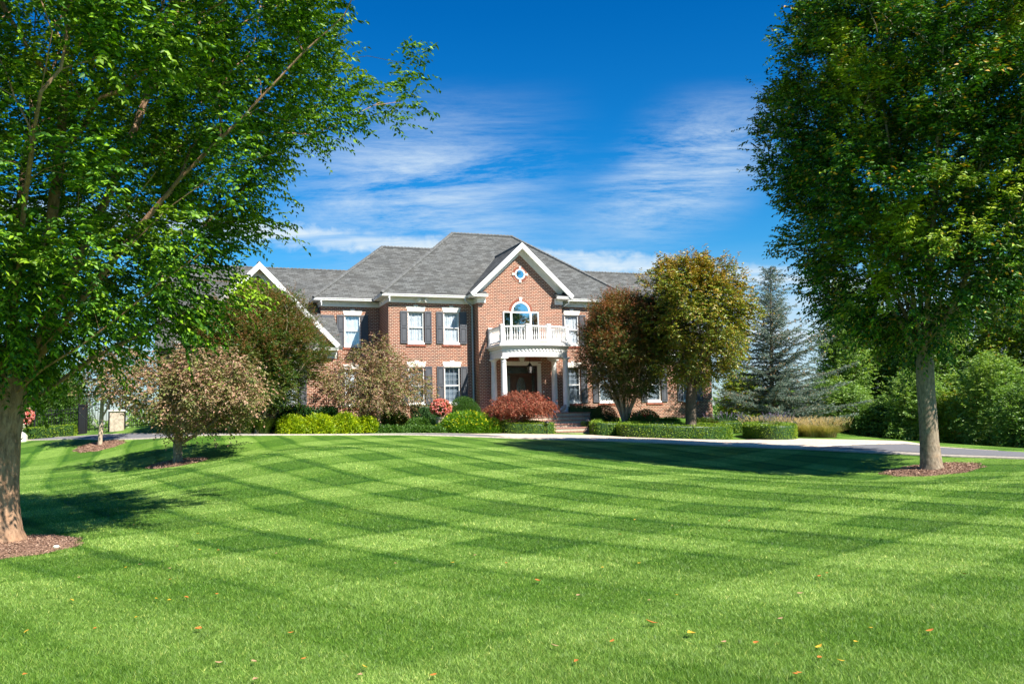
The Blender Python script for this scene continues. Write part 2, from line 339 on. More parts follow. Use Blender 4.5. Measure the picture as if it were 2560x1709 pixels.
def window(x0, x1, z0, z1, Y, style='shutter', cols=3, shut=(1, 1), keystone=True):
    fr = MB(); t = 0.055; y0, y1 = Y+0.05, Y+0.13
    fr.box(x0, x0+t, y0, y1, z0, z1); fr.box(x1-t, x1, y0, y1, z0, z1); fr.box(x0+t, x1-t, y0, y1, z1-t, z1)
    fr.box(x0-0.02, x1+0.02, Y-0.03, y1, z0-0.075, z0+0.02)
    w = fr.build('window', M_WHITE, H)
    zm = (z0+z1)/2; s = MB(); gr = MB(); ys = Y+0.075
    s.box(x0+t, x1-t, ys, ys+0.04, zm-0.025, zm+0.025); sb = MB(); sb.box(x0+t, x1-t, ys, ys+0.04, z0+0.021, z0+0.10)
    if style == 'curtain':
        n = cols
        for k in range(1, n):
            x = x0+t+(x1-x0-2*t)*k/n
            gr.box(x-0.007, x+0.007, ys+0.03, ys+0.04, z0+0.101, z1-t)
        for a, b in ((z0+0.10, zm-0.025), (zm+0.025, z1-t)):
            for k in range(1, 3):
                z = a+(b-a)*k/3; gr.box(x0+t, x1-t, ys+0.031, ys+0.039, z-0.007, z+0.007)
    s.build('meeting_rail', M_WHITE, w); sb.build('bottom_rail', M_WHITE, w)
    if gr.v: gr.build('grille', M_GRILLE, w)
    g = MB(); g.poly([(x0+t, Y+0.10, z0+0.02), (x1-t, Y+0.10, z0+0.02), (x1-t, Y+0.10, z1-t), (x0+t, Y+0.10, z1-t)]); g.build('pane', M_GLASS, w)
    bl = MB()
    if style == 'curtain':
        bl.v = []; n = 24
        for k in range(n):
            a = x0+(x1-x0)*k/n; b = x0+(x1-x0)*(k+1)/n; ya = Y+0.2+0.02*(k % 2); yb = Y+0.2+0.02*((k+1) % 2)
            bl.poly([(a, ya, z0), (b, yb, z0), (b, yb, z1), (a, ya, z1)])
        bl.build('curtain', M_CURT, w)
    else:
        xm = (x0+x1)/2
        for a, b in ((x0+t, xm-0.01), (xm+0.01, x1-t)):
            bl.box(a, a+0.05, Y+0.15, Y+0.175, z0, z1); bl.box(b-0.05, b, Y+0.15, Y+0.175, z0, z1)
            k = z0+0.05
            while k < z1-0.06:
                bl.prism([(a+0.05, Y+0.145, k), (a+0.05, Y+0.15, k+0.012), (a+0.05, Y+0.195, k+0.052), (a+0.05, Y+0.19, k+0.04)], (b-a-0.1, 0, 0)); k += 0.062
            bl.box((a+b)/2-0.01, (a+b)/2+0.01, Y+0.125, Y+0.14, z0+0.05, z1-0.05)
        bl.build('blind', M_BLIND, w)
        k = MB(); k.poly([(x0, Y+0.21, z0), (x1, Y+0.21, z0), (x1, Y+0.21, z1), (x0, Y+0.21, z1)]); k.build('blind_backing', M_BLIND, w)
    # lintel: flat arch of pale stone with a raised keystone
    l = MB(); c = (x0+x1)/2
    l.prism([(x0-0.02, Y-0.02, z1+0.001), (x1+0.02, Y-0.02, z1+0.001), (x1+0.10, Y-0.02, z1+0.27), (x0-0.10, Y-0.02, z1+0.27)], (0, 0.018, 0))
    if keystone: l.prism([(c-0.075, Y-0.035, z1+0.001), (c+0.075, Y-0.035, z1+0.001), (c+0.12, Y-0.035, z1+0.34), (c-0.12, Y-0.035, z1+0.34)], (0, 0.033, 0))
    l.build('lintel', M_LINTEL, H)
    b = MB(); k = x0-0.1
    while k < x1+0.03: b.box(k, k+0.07, Y-0.045, Y-0.002, z0-0.19, z0-0.08); k += 0.081
    b.build('brick_sill', M_BRICK1, H)
    for sd, on in ((-1, shut[0]), (1, shut[1])):
        if not on: continue
        a, b2 = (x0-0.40, x0-0.035) if sd < 0 else (x1+0.035, x1+0.40)
        m = MB(); ya, yb = Y-0.06, Y-0.012; zt = z1+0.02; zb = z0-0.03; zk = zb+(zt-zb)*0.47
        for q0, q1, q2, q3 in ((a, a+0.055, zb, zt), (b2-0.055, b2, zb, zt)): m.box(q0, q1, ya, yb, q2, q3)
        for z_, h_ in ((zb, 0.08), (zk, 0.09), (zt-0.08, 0.08)): m.box(a+0.055, b2-0.055, ya, yb, z_, z_+h_)
        for c0, c1 in ((zb+0.08, zk), (zk+0.09, zt-0.08)):
            m.box(a+0.055, b2-0.055, ya+0.026, yb, c0, c1); m.box(a+0.08, b2-0.08, ya+0.008, ya+0.0255, c0+0.03, c1-0.03)
        m.build('shutter', M_SHUT, H)
ZU, ZL = (4.427, 6.063), (1.259, 3.18)
def op(x0, w=0.855, z=ZU): return (x0, x0+w, z[0], z[1])
GB = -0.7
oB = [op(1.02), op(2.94), op(1.02, z=ZL), op(2.94, z=ZL)]
oA = [op(-1.87), op(-1.87, z=ZL)]
oD = [op(9.87), op(11.87), op(9.87, z=ZL), op(11.87, z=ZL)]
oR = [op(14.88, z=ZL), op(17.2, z=ZL)]
oG = [(-8.45, -7.25, *ZL), (-6.05, -4.83, *ZL)]
YC, YA, YG = -0.75, 2.204, -2.0
def boxsides(x0, x1, y0, y1, z0, z1, sides):
    def f(m):
        if 'l' in sides: m.poly([(x0, y1, z0), (x0, y0, z0), (x0, y0, z1), (x0, y1, z1)])
        if 'r' in sides: m.poly([(x1, y0, z0), (x1, y1, z0), (x1, y1, z1), (x1, y0, z1)])
        if 'b' in sides: m.poly([(x1, y1, z0), (x0, y1, z0), (x0, y1, z1), (x1, y1, z1)])
    return f
ZT = 6.80
wall(oB, 0, 4.61, GB, ZT, 0, boxsides(0, 4.61, 0, 10.0, GB, ZT, 'lb'))
wall(oA, -3.114, 0, GB, ZT, YA, boxsides(-3.114, 0, YA, 10.6, GB, ZT, 'lb'))
wall(oD, 9.399, 13.73, GB, ZT, 0, boxsides(4.61, 13.73, 0, 10.0, GB, ZT, 'rb'))
def rw(m):
    boxsides(13.73, 19.1, 0, 12.6, GB, 3.95, 'rb')(m)
    m.poly([(19.1, 0, 3.95), (19.1, 12.6, 3.95), (19.1, 6.3, 9.2)])
wall(oR, 13.73, 19.1, GB, 3.95, 0, rw)
def lw(m):
    boxsides(-11, -2.6, 0, 12.4, GB, 3.95, 'lrb')(m)
    m.poly([(-11, 12.4, 3.95), (-11, 0, 3.95), (-11, 6.2, 8.95)])
wall([], -11, -2.6, GB, 3.95, 0, lw)
def gw(m):
    boxsides(-10.3, -3.0, YG, 0, GB, 3.95, 'lr')(m)
    m.poly([(-10.3, YG, 3.951), (-3.0, YG, 3.951), (-6.65, YG, 7.6)])
wall(oG, -10.3, -3.0, GB, 3.95, YG, gw)
XM = 7.0
def cw(m):
    boxsides(4.61, 9.399, YC, 0, GB, ZT, 'lr')(m)
    m.poly([(4.61, YC, ZT+.001), (9.399, YC, ZT+.001), (9.399, YC, 7.3), (XM, YC, 9.55), (4.61, YC, 7.3)])
DOOR = (5.99, 8.01, 0.66, 3.33)
wall([DOOR], 4.61, 9.399, GB, ZT, YC, cw)
for x in (1.02, 2.94): window(x, x+.855, *ZU, 0); window(x, x+.855, *ZL, 0, 'curtain')
window(-1.87, -1.015, *ZU, YA); window(-1.87, -1.015, *ZL, YA)
for x in (9.87, 11.87):
    window(x, x+.855, *ZU, 0, shut=(1, 1)); window(x, x+.855, *ZL, 0, 'curtain', shut=(0 if x < 10 else 1, 1))
for x in (14.88, 17.2): window(x, x+.855, *ZL, 0, 'curtain')
window(-8.45, -7.25, *ZL, YG); window(-6.05, -4.83, *ZL, YG)
# roofs -----------------------------------------------------------------
def hip(x0, x1, y0, y1, z, rl, h, rr=None, thick=0.05):
    rr = rl if rr is None else rr; ym0, ym1 = y0+rl, y1-rl; m = MB()
    a, b, c, d = (x0, y0, z), (x1, y0, z), (x1, y1, z), (x0, y1, z); e, f_ = (x0+rl, (y0+y1)/2, z+h), (x1-rr, (y0+y1)/2, z+h)
    m.poly([a, b, f_, e]); m.poly([b, c, f_]); m.poly([c, d, e, f_]); m.poly([d, a, e]); m.poly([d, c, b, a])
    r = m.build('roof', M_ROOF, H); k = MB()
    def cap(p, q):
        p, q = np.array(p), np.array(q); L = np.linalg.norm(q-p); n = int(L/0.2)
        for i in range(n):
            s = p+(q-p)*i/n; e2 = p+(q-p)*(i+1)/n; k.tube([s+[0, 0, .005], e2+[0, 0, .03]], [0.085, 0.10], 6)
    cap(a, e); cap(b, f_); cap(e, f_)
    k.build('ridge_cap', M_CAP, r); return r
EZ = 6.914
hip(-0.45, 14.18, -0.45, 10.44, EZ, 5.446, 4.461)
hip(-3.56, 6.2, 1.756, 11.14, EZ-.004, 4.692, 3.743, 2.0)
def gable(x0, x1, xm, y0, y1, ze, zp):
    """ridge along y"""
    m = MB(); t = 0.07
    for s, xe in ((0, x0), (1, x1)):
        m.prism([(xe, y0, ze), (xm, y0, zp), (xm, y0, zp+t), (xe+(-.03 if s == 0 else .03), y0, ze+t)], (0, y1-y0, 0))
    r = m.build('roof', M_ROOF, H)
    k = MB(); n = int((y1-y0)/0.2)
    for i in range(n): k.tube([(xm, y0+(y1-y0)*i/n, zp+t-.02), (xm, y0+(y1-y0)*(i+1)/n, zp+t)], [0.07, 0.09], 6)
    k.build('ridge_cap', M_CAP, r)
gable(4.10, 9.90, XM, -1.2, 3.0, EZ, 9.663)
gable(-10.35, -2.95, -6.65, YG-.45, 4.6, 4.02, 7.82)
def gablex(x0, x1, y0, y1, ze, zp):
    m = MB(); ym = (y0+y1)/2; t = 0.07
    m.prism([(x0, y0, ze), (x0, y0, ze+t), (x0, ym, zp+t), (x0, ym, zp)], (x1-x0, 0, 0))
    m.prism([(x0, y1, ze), (x0, ym, zp), (x0, ym, zp+t), (x0, y1, ze+t)], (x1-x0, 0, 0))
    r = m.build('roof', M_ROOF, H); k = MB(); n = int((x1-x0)/0.2)
    for i in range(n): k.tube([(x0+(x1-x0)*i/n, ym, zp+t-.02), (x0+(x1-x0)*(i+1)/n, ym, zp+t)], [0.07, 0.09], 6)
    k.build('ridge_cap', M_CAP, r)
gablex(13.6, 19.45, -0.45, 13.05, 3.97, 9.6)
gablex(-11.2, -2.42, -0.42, 12.82, 4.0, 9.05)
gablex(-2.43, -0.7, 3.4, 9.0, 6.91, 9.05)
# cornices: dentilled frieze, soffit, gutter -------------------------------
def cornice_x(x0, x1, Y, ze, ov=0.45, side=None, fh=0.30, dent=True):
    """along x on a wall facing -y"""
    m = MB(); m.box(x0, x1, Y-0.045, Y-0.003, ze-0.40, ze-0.12)
    m.box(x0, x1, Y-ov+.02, Y-0.003, ze-0.119, ze-0.09)
    if dent:
        k = x0+0.03
        while k < x1-0.06: m.box(k, k+0.06, Y-0.085, Y-0.046, ze-0.235, ze-0.15); k += 0.125
        m.box(x0, x1, Y-0.1, Y-0.046, ze-0.149, ze-0.12)
    m.build('frieze', M_WHITE, H)
def gut(P):
    """gutter profile swept along polyline P (corner points, outer edge)"""
    m = MB()
    for a, b in zip(P[:-1], P[1:]):
        a, b = np.array(a), np.array(b); d = (b-a)/np.linalg.norm(b-a); n = np.array([d[1], -d[0], 0])  # outward to the right of travel
        z = np.array([0, 0, 1.])
        prof = [a-n*0.13, a-n*0.13-z*0.10, a-n*0.05-z*0.11, a-n*0.035-z*0.045, a-z*0.03, a]
        m.prism(prof, b-a)
    m.build('gutter', M_WHITE, H)
cornice_x(0, 4.61, 0, EZ); cornice_x(-3.114, 0, YA, EZ); cornice_x(9.399, 13.73, 0, EZ)
def cornice_side(X, y0, y1, ze, ov, s):
    m = MB(); x0, x1 = sorted((X+s*0.045, X+s*0.003)); m.box(x0, x1, y0, y1, ze-0.40, ze-0.12)
    x0, x1 = sorted((X+s*(ov-.02), X+s*0.003)); m.box(x0, x1, y0, y1, ze-0.119, ze-0.09)
    k = y0+0.03
    while k < y1-0.06:
        x0, x1 = sorted((X+s*0.085, X+s*0.046)); m.box(x0, x1, k, k+0.06, ze-0.235, ze-0.15); k += 0.125
    m.build('frieze', M_WHITE, H)
cornice_side(0, -0.45, YA-.046, EZ, .45, -1); cornice_side(-3.114, YA-.45, 10.6, EZ, .45, -1); cornice_side(13.73, -.45, 10, EZ, .45, 1)
cornice_side(4.61, YC-.045, -.046, EZ, .5, -1); cornice_side(9.399, YC-.045, -.046, EZ, .5, 1)
gut([(-0.45, 1.75, EZ), (-0.45, -0.45, EZ), (4.1, -0.45, EZ)])
gut([(-3.56, 10, EZ), (-3.56, YA-.45, EZ), (-0.5, YA-.45, EZ)])
gut([(9.9, -.45, EZ), (14.18, -.45, EZ), (14.18, 10, EZ)])
# gable returns of the central bay and the left wing
def rake(x0, x1, xm, Y, ov, ze, zp, par='rake_board'):
    for xe, s in ((x0, 1), (x1, -1)):
        m = MB(); L = math.hypot(xm-xe, zp-ze); dx, dz = (xm-xe)/L, (zp-ze)/L; nx, nz = dz*s, -dx*s
        def P(t, o, y): return (xe+dx*t+nx*o, y, ze+dz*t+nz*o)
        def trimmed(o0, o1, y0, y1, t0=0.0):
            e = lambda o: L-o*abs(dx/dz)*0-o*abs(nx)/abs(dx)   # mitre at the apex
            m.prism([P(t0, o0, y0), P(e(o0), o0, y0), P(e(o1), o1, y0), P(t0, o1, y0)], (0, y1-y0, 0))
        trimmed(-0.06, 0.17, Y-ov-.035, Y-ov+.02)
        trimmed(0.02, 0.05, Y-ov+.021, Y-.003, 0.1)
        trimmed(0.051, 0.36, Y-.04, Y-.003, 0.5)
        m.build('rake_board', M_WHITE, H)
rake(4.1, 9.9, XM, YC, .45, EZ, 9.663)
rake(-10.35, -2.95, -6.65, YG, .45, 4.02, 7.82)
for xa, xb, g0, g1 in ((4.1, 5.05, 4.61, 5.02), (8.95, 9.9, 8.98, 9.399)):
    m = MB(); m.box(xa+.02, xb, YC-.43, YC-.003, EZ-.119, EZ-.09); m.box(g0, g1, YC-.05, YC-.003, EZ-.40, EZ-.12)
    for k in range(3): m.box(g0+.03+k*.125, g0+.09+k*.125, YC-.085, YC-.051, EZ-.235, EZ-.15)
    m.build('cornice_return', M_WHITE, H)
    m = MB(); m.prism([(xa, YC-.44, EZ), (xa, YC-.003, EZ), (xa, YC-.003, EZ+.2)], (xb-xa, 0, 0)); m.build('roof', M_ROOF, H)
gut([(4.1, 0, EZ), (4.1, YC-.45, EZ), (5.05, YC-.45, EZ)]); gut([(8.95, YC-.45, EZ), (9.9, YC-.45, EZ), (9.9, 0, EZ)])
m = MB(); m.prism([(-10.3, YG-.42, 3.93), (-10.3, YG-.003, 3.93), (-10.3, YG-.003, 4.22)], (7.25, 0, 0)); m.build('roof', M_ROOF, H)
gut([(-10.35, YG-.45, 3.92), (-2.98, YG-.45, 3.92)])
m = MB(); m.box(-10.3, -3.0, YG-.045, YG-.003, 3.45, 3.80); m.box(-10.33, -2.98, YG-.43, YG-.003, 3.801, 3.83); m.build('frieze', M_WHITE, H)
m = MB(); m.box(13.75, 19.1, -.045, -.003, 3.55, 3.85); m.box(13.75, 19.45, -.44, -.003, 3.851, 3.88); m.build('frieze', M_WHITE, H)
gut([(14.18, -.47, 3.98), (19.45, -.47, 3.98)])
# flashing box against the left bay
MB().box(-3.12, -2.5, YA-.25, YA-.003, 5.78, 6.02).build('flashing', M_SHUT, H)
# downspouts
for pts in ([(4.0, -.39, 6.80), (4.02, -.38, 6.66), (4.38, -.12, 6.5), (4.5, -.08, 6.38), (4.5, -.08, -.3)], [(9.98, -.39, 6.80), (9.97, -.36, 6.66), (9.75, -.12, 6.52), (9.6, -.08, 6.4), (9.6, -.08, -.3)]):
    MB().tube(pts, 0.05, 10).build('downspout', M_GREY, H, True)
# floodlight on the frieze
m = MB(); m.box(1.70, 1.82, -.12, -.046, 6.6, 6.74)
for s in (-1, 1):
    c = np.array([1.76+s*.19, -.2, 6.66]); d = np.array([s*.35, -1, -.35]); d /= np.linalg.norm(d)
    m.tube([c-d*.10, c-d*.02, c+d*.07], [.035, .09, .115], 14); m.tube([(1.76, -.1, 6.68), tuple(c-d*.09)], .02, 6)
m.tube([(1.76, -.12, 6.62), (1.76, -.2, 6.58)], [.05, .04], 10)
m.build('floodlight', M_TRIM, H, True)
# round window ------------------------------------------------------------
def disc(m, cx, cz, y, r0, r1, n=32, a0=0, a1=2*math.pi, th=.03):
    for i in range(n):
        t0 = a0+(a1-a0)*i/n; t1 = a0+(a1-a0)*(i+1)/n
        P = lambda r, t: (cx+r*math.cos(t), y, cz+r*math.sin(t))
        if r0 > 0: m.prism([P(r0, t0), P(r1, t0), P(r1, t1), P(r0, t1)], (0, th, 0))
        else: m.poly([(cx, y, cz), P(r1, t0), P(r1, t1)])
def brickring(cx, cz, y, r0, r1, n, a0, a1, skip=()):
    m = MB()
    for i in range(n):
        t0 = a0+(a1-a0)*(i+.09)/n; t1 = a0+(a1-a0)*(i+.91)/n
        if any(abs((t0+t1)/2-s) < .17 for s in skip): continue
        P = lambda r, t: (cx+r*math.cos(t), y, cz+r*math.sin(t))
        m.prism([P(r0, t0), P(r1, t0), P(r1, t1), P(r0, t1)], (0, .018, 0))
    return m
CZ = 8.10
fr = MB(); disc(fr, XM, CZ, YC-.05, .22, .29); w = fr.build('round_window', M_WHITE, H)
g = MB(); disc(g, XM, CZ, YC-.02, 0, .22); g.build('pane', M_GLASSR, w)
k = MB(); disc(k, XM, CZ, YC-.008, 0, .25); k.build('room_darkness', M_INT, w)
bk = MB(); disc(bk, XM, CZ, YC-.012, .29, .44, th=.01); o = bk.build('mortar_ring', M_MORTAR, w)
brickring(XM, CZ, YC-.022, .295, .435, 30, 0, 2*math.pi, [0, math.pi/2, math.pi, 3*math.pi/2, 2*math.pi]).build('brick_ring', M_BRICK1, w)
for i in range(4):
    t = math.pi/2*i; d = np.array([math.cos(t), 0, math.sin(t)]); e = np.array([-math.sin(t), 0, math.cos(t)]); c = np.array([XM, YC-.055, CZ])
    MB().prism([c+d*.30-e*.05, c+d*.44-e*.07, c+d*.44+e*.07, c+d*.30+e*.05], (0, .05, 0)).build('keystone', M_LINTEL, H)
# three-part arched window above the balcony
fz0, fz1 = 4.22, 6.08; y = YC
f = MB(); ZS = 6.10
for a, b in ((5.98, 6.04), (6.40, 6.50), (7.50, 7.60), (7.96, 8.02)): f.box(a, b, y-.05, y-.003, fz0, fz1)
for a, b in ((6.04, 6.40), (7.60, 7.96)): f.box(a, b, y-.05, y-.003, fz1-.06, fz1); f.box(a, b, y-.05, y-.003, fz0, fz0+.3)
f.box(6.50, 7.50, y-.05, y-.003, ZS-.09, ZS-.01); f.box(6.50, 7.50, y-.05, y-.003, fz0, fz0+.25); f.box(6.97, 7.03, y-.045, y-.003, fz0+.25, 5.2)
disc(f, XM, ZS, y-.05, .44, .53, 24, 0, math.pi, .047)
w = f.build('arched_window', M_WHITE, H)
g = MB(); 
for a, b in ((6.04, 6.40), (6.50, 7.50), (7.60, 7.96)): g.poly([(a, y-.02, fz0), (b, y-.02, fz0), (b, y-.02, 6.02), (a, y-.02, 6.02)])
disc(g, XM, ZS, y-.02, 0, .44, 24, 0, math.pi); g.build('pane', M_GLASSR, w)
g = MB(); g.box(5.98, 8.02, y-.008, y-.004, fz0, 6.05); disc(g, XM, ZS, y-.008, 0, .5, 24, 0, math.pi); g.build('room_darkness', M_INT, w)
bk = MB(); disc(bk, XM, ZS, y-.012, .53, .70, 24, 0, math.pi, .008); bk.build('mortar_ring', M_MORTAR, w)
brickring(XM, ZS, y-.024, .535, .69, 24, 0, math.pi, [math.pi/2]).build('brick_ring', M_BRICK1, w)
MB().prism([(XM-.06, y-.06, ZS+.54), (XM+.06, y-.06, ZS+.54), (XM+.10, y-.06, ZS+.76), (XM-.10, y-.06, ZS+.76)], (0, .055, 0)).build('keystone', M_LINTEL, H)
# door --------------------------------------------------------------------
d0, d1, dz0, dz1 = DOOR
m = MB(); m.box(d0-.06, d0+.12, y-.05, y+.10, dz0, dz1); m.box(d1-.12, d1+.06, y-.05, y+.10, dz0, dz1); m.box(d0+.12, d1-.12, y-.05, y+.10, dz1-.12, dz1+.05)
m.box(d0-.1, d1+.1, y-.08, y-.003, dz1+.05, dz1+.10)
m.build('door_frame', M_TRIM, H)
m = MB(); yy = y+.16
m.box(6.11, 7.89, yy, yy+.1, 2.72, 2.80); m.box(6.11, 6.16, yy, yy+.1, .66, 3.21); m.box(7.84, 7.89, yy, yy+.1, .66, 3.21); m.box(6.16, 7.84, yy, yy+.1, 3.15, 3.21)
for x in (6.44, 7.50): m.box(x, x+.06, yy, yy+.1, .66, 2.72)
for a, b in ((6.16, 6.44), (7.56, 7.84)):
    m.box(a, b, yy+.02, yy+.08, .66, 1.35); m.box(a, a+.05, yy+.02, yy+.08, 1.35, 2.72); m.box(b-.05, b, yy+.02, yy+.08, 1.35, 2.72)
jf = m.build('door_surround', M_WOOD, H)
g = MB(); g.box(6.16, 7.84, yy+.05, yy+.06, 2.8, 3.15); g.box(6.21, 6.39, yy+.04, yy+.05, 1.35, 2.72); g.box(7.61, 7.79, yy+.04, yy+.05, 1.35, 2.72); g.build('pane', M_LEAD, jf)
m = MB(); m.box(6.5, 7.5, yy+.03, yy+.08, .66, 2.72)
for a, b, c_, d_ in ((6.6, 6.95, .78, 1.15), (7.05, 7.4, .78, 1.15)): m.box(a, b, yy+.015, yy+.029, c_, d_)
dr = m.build('door', M_WOOD, H, bevel=.004)
g = MB()
for i in range(28):
    t0, t1 = 2*math.pi*i/28, 2*math.pi*(i+1)/28; P = lambda t, s: (7+.27*s*math.cos(t), yy+.02, 1.98+.62*s*math.sin(t))
    g.poly([(7, yy+.02, 1.98), P(t0, 1), P(t1, 1)])
g.build('oval_glass', M_LEAD, dr)
g = MB()
for i in range(28):
    t0, t1 = 2*math.pi*i/28, 2*math.pi*(i+1)/28; P = lambda t, s: (7+(.27+s)*math.cos(t), yy+.005, 1.98+(.62+s)*math.sin(t))
    g.prism([P(t0, 0), P(t0, .04), P(t1, .04), P(t1, 0)], (0, .024, 0))
for k in range(5):
    x = 6.82+k*.09; g.box(x-.004, x+.004, yy+.012, yy+.019, 1.55, 2.4)
g.build('oval_moulding', M_WOOD, dr)
MB().tube([(7.42, yy-.02, 1.55), (7.42, yy-.04, 1.72), (7.42, yy-.02, 1.86)], .015, 8).build('handle', M_BRASS, dr)
MB().poly if 0 else None
k = MB(); k.poly([(6.0, yy+.13, .66), (8.0, yy+.13, .66), (8.0, yy+.13, 3.3), (6.0, yy+.13, 3.3)]); k.build('room_darkness', M_INT, H)
m = MB()
for i in range(25):
    x = 5.95+i*.084
    if abs(x+.034-XM) < .2: continue
    lean = (x-XM)*.12; m.prism([(x, y-.016, 3.44), (x+.066, y-.016, 3.44), (x+.066+lean, y-.016, 3.74), (x+lean, y-.016, 3.74)], (0, .013, 0))
m.build('brick_arch', M_BRICK1, H)
MB().prism([(6.89, y-.05, 3.44), (7.11, y-.05, 3.44), (7.2, y-.05, 3.8), (6.8, y-.05, 3.8)], (0, .046, 0)).build('keystone', M_TRIM, H)
MB().box(8.18, 8.24, y-.03, y-.003, 1.75, 1.87).build('doorbell', M_WHITE, H)
# porch ---------------------------------------------------------------------
def bow(ins, n=20):
    """plan outline of the porch roof, inset by ins"""
    c, s, yf = 1.96, 0.55, -2.8; R_ = (c*c+s*s)/(2*s); cy = yf-s+R_; r = R_-ins; xa = c-ins
    P = [(XM-xa, YC)]
    t = math.asin(xa/r)
    for i in range(n+1):
        a = -t+2*t*i/n; P.append((XM+r*math.sin(a), cy-r*math.cos(a)))
    P.append((XM+xa, YC)); return P
def slab(ins, z0, z1): return [(x, y, z0) for x, y in bow(ins)], (0, 0, z1-z0)
por = MB(); por.prism(*slab(0.18, 3.915, 3.96)); 
o0, i0 = bow(0.18), bow(0.48)
for k in range(len(o0)-1):
    a, b, c_, d_ = o0[k], o0[k+1], i0[k+1], i0[k]
    por.prism([(*a, 3.5), (*b, 3.5), (*c_, 3.5), (*d_, 3.5)], (0, 0, .413))
ob = bow(0.14)
for k in range(len(ob)-1):
    a, b = np.array(ob[k]), np.array(ob[k+1]); L = np.linalg.norm(b-a); d = (b-a)/L; n = np.array([d[1], -d[0]])
    m_ = max(1, int(L/.13)); 
    for q in range(m_):
        p = a+d*(q+.25)*L/m_; p2 = p+d*L/m_*.5
        por.prism([(*p, 3.80), (*p2, 3.80), (*(p2-n*.039), 3.80), (*(p-n*.039), 3.80)], (0, 0, .09))
por.build('porch_beam', M_WHITE, H)
dk = MB(); dk.prism(*slab(0.10, 3.961, 4.06)); dk.prism(*slab(0.0, 4.061, 4.17)); dk.prism(*slab(0.05, 4.171, 4.21))
bal = dk.build('balcony', M_WHITE, H)
def col(x, y_):
    m = MB(); z0, z1 = .66, 3.5
    m.lathe([(.155, z0+.16), (.158, z0+.9), (.15, z0+1.7), (.128, z1-.2)], (x, y_), 24)
    c = m.build('column', M_WHITE, H, True)
    m = MB(); m.box(x-.23, x+.23, y_-.23, y_+.23, z0, z0+.06); m.lathe([(.22, z0+.0605), (.225, z0+.09), (.20, z0+.12), (.175, z0+.14), (.17, z0+.165)], (x, y_), 24); m.build('column_base', M_WHITE, c, True)
    m = MB(); m.box(x-.2, x+.2, y_-.2, y_+.2, z1-.06, z1-.002); m.lathe([(.135, z1-.25), (.15, z1-.235), (.15, z1-.215), (.135, z1-.2), (.135, z1-.15), (.18, z1-.09), (.19, z1-.061)], (x, y_), 24); m.build('capital', M_WHITE, c, True)
for x in (5.30, 8.70):
    for y_ in (-1.1, -2.62): col(x, y_)
RB = bow(0.17, 40); zr0, zr1 = 4.21, 5.12
def post(x, y_):
    m = MB(); a = .085; m.box(x-a, x+a, y_-a, y_+a, zr0, zr1-.02); m.box(x-a-.03, x+a+.03, y_-a-.03, y_+a+.03, zr1-.02, zr1+.03)
    m.box(x-a-.012, x+a+.012, y_-a-.012, y_+a+.012, zr0, zr0+.12)
    m.prism([(x-a, y_-a, zr1+.03), (x+a, y_-a, zr1+.03), (x+a, y_+a, zr1+.03), (x-a, y_+a, zr1+.03)], (0, 0, .02)); m.build('post', M_WHITE, bal)
front = RB[1:-1]
fp = np.array(front); sl_ = np.r_[0, np.cumsum(np.linalg.norm(np.diff(fp, axis=0), axis=1))]
def on(s): return np.array([np.interp(s, sl_, fp[:, 0]), np.interp(s, sl_, fp[:, 1])])
Lf = sl_[-1]; stops = [0, Lf*.345, Lf*.655, Lf]
for s in stops: post(*on(s))
xs_l, xs_r = front[0][0], front[-1][0]
post(xs_l, YC-.09); post(xs_r, YC-.09)
def baluster(x, y_):
    m = MB(); m.lathe([(.033, zr0+.13), (.033, zr0+.2), (.018, zr0+.22), (.028, zr0+.3), (.036, zr0+.38), (.02, zr0+.56), (.017, zr0+.66), (.03, zr0+.68), (.03, zr0+.80)], (x, y_), 8); m.build('baluster', M_WHITE, bal, True)
for a, b in zip(stops[:-1], stops[1:]):
    n = 9
    for k in range(n): baluster(*on(a+.1+(b-a-.2)*(k+.5)/n))
for x in (xs_l, xs_r):
    for k in range(10): baluster(x, YC-.2-(abs(front[0][1]-YC)-.3)*(k+.5)/10)
m = MB()
rp = [(xs_l, YC-.1)]+list(front)+[(xs_r, YC-.1)]
for z0, z1, hw in ((zr0+.06, zr0+.13, .045), (zr1-.11, zr1-.03, .055)):
    for a, b in zip(rp[:-1], rp[1:]):
        a, b = np.array(a), np.array(b); d = (b-a)/np.linalg.norm(b-a); n = np.array([d[1], -d[0]])*hw
        m.prism([(*(a-n), z0), (*(b-n), z0), (*(b+n), z0), (*(a+n), z0)], (0, 0, z1-z0))
m.build('railing', M_WHITE, bal)

# hanging lantern -------------------------------------------------------------
LT = empty('hanging_lantern', (7.0, -1.9, ZO+2.72), 'black glazed lantern hanging on a chain under the porch roof', 'lantern')
m = MB(); m.tube([(0, 0, .55), (0, 0, 1.19)], .01, 6)
for k in range(8): m.tube([(0, 0, .6+k*.07), (0, 0, .63+k*.07)], .017, 6)
m.build('chain', M_BLACK, LT)
m = MB(); m.lathe([(.18, .34), (.19, .36), (.08, .48), (.03, .56)], (0, 0), 6); m.lathe([(.10, 0), (.11, .02), (.11, .03)], (0, 0), 6)
for k in range(6):
    t = math.pi/3*k; m.tube([(.105*math.cos(t), .105*math.sin(t), .02), (.17*math.cos(t), .17*math.sin(t), .35)], .008, 5)
m.build('lantern_frame', M_BLACK, LT)
m = MB(); m.lathe([(.10, .03), (.165, .34)], (0, 0), 6, False); m.build('pane', M_GLASS, LT)
m = MB()
for k in range(3):
    t = 2*math.pi*k/3; m.tube([(.03*math.cos(t), .03*math.sin(t), .03), (.03*math.cos(t), .03*math.sin(t), .2)], .009, 8)
m.build('candle', M_WHITE, LT)

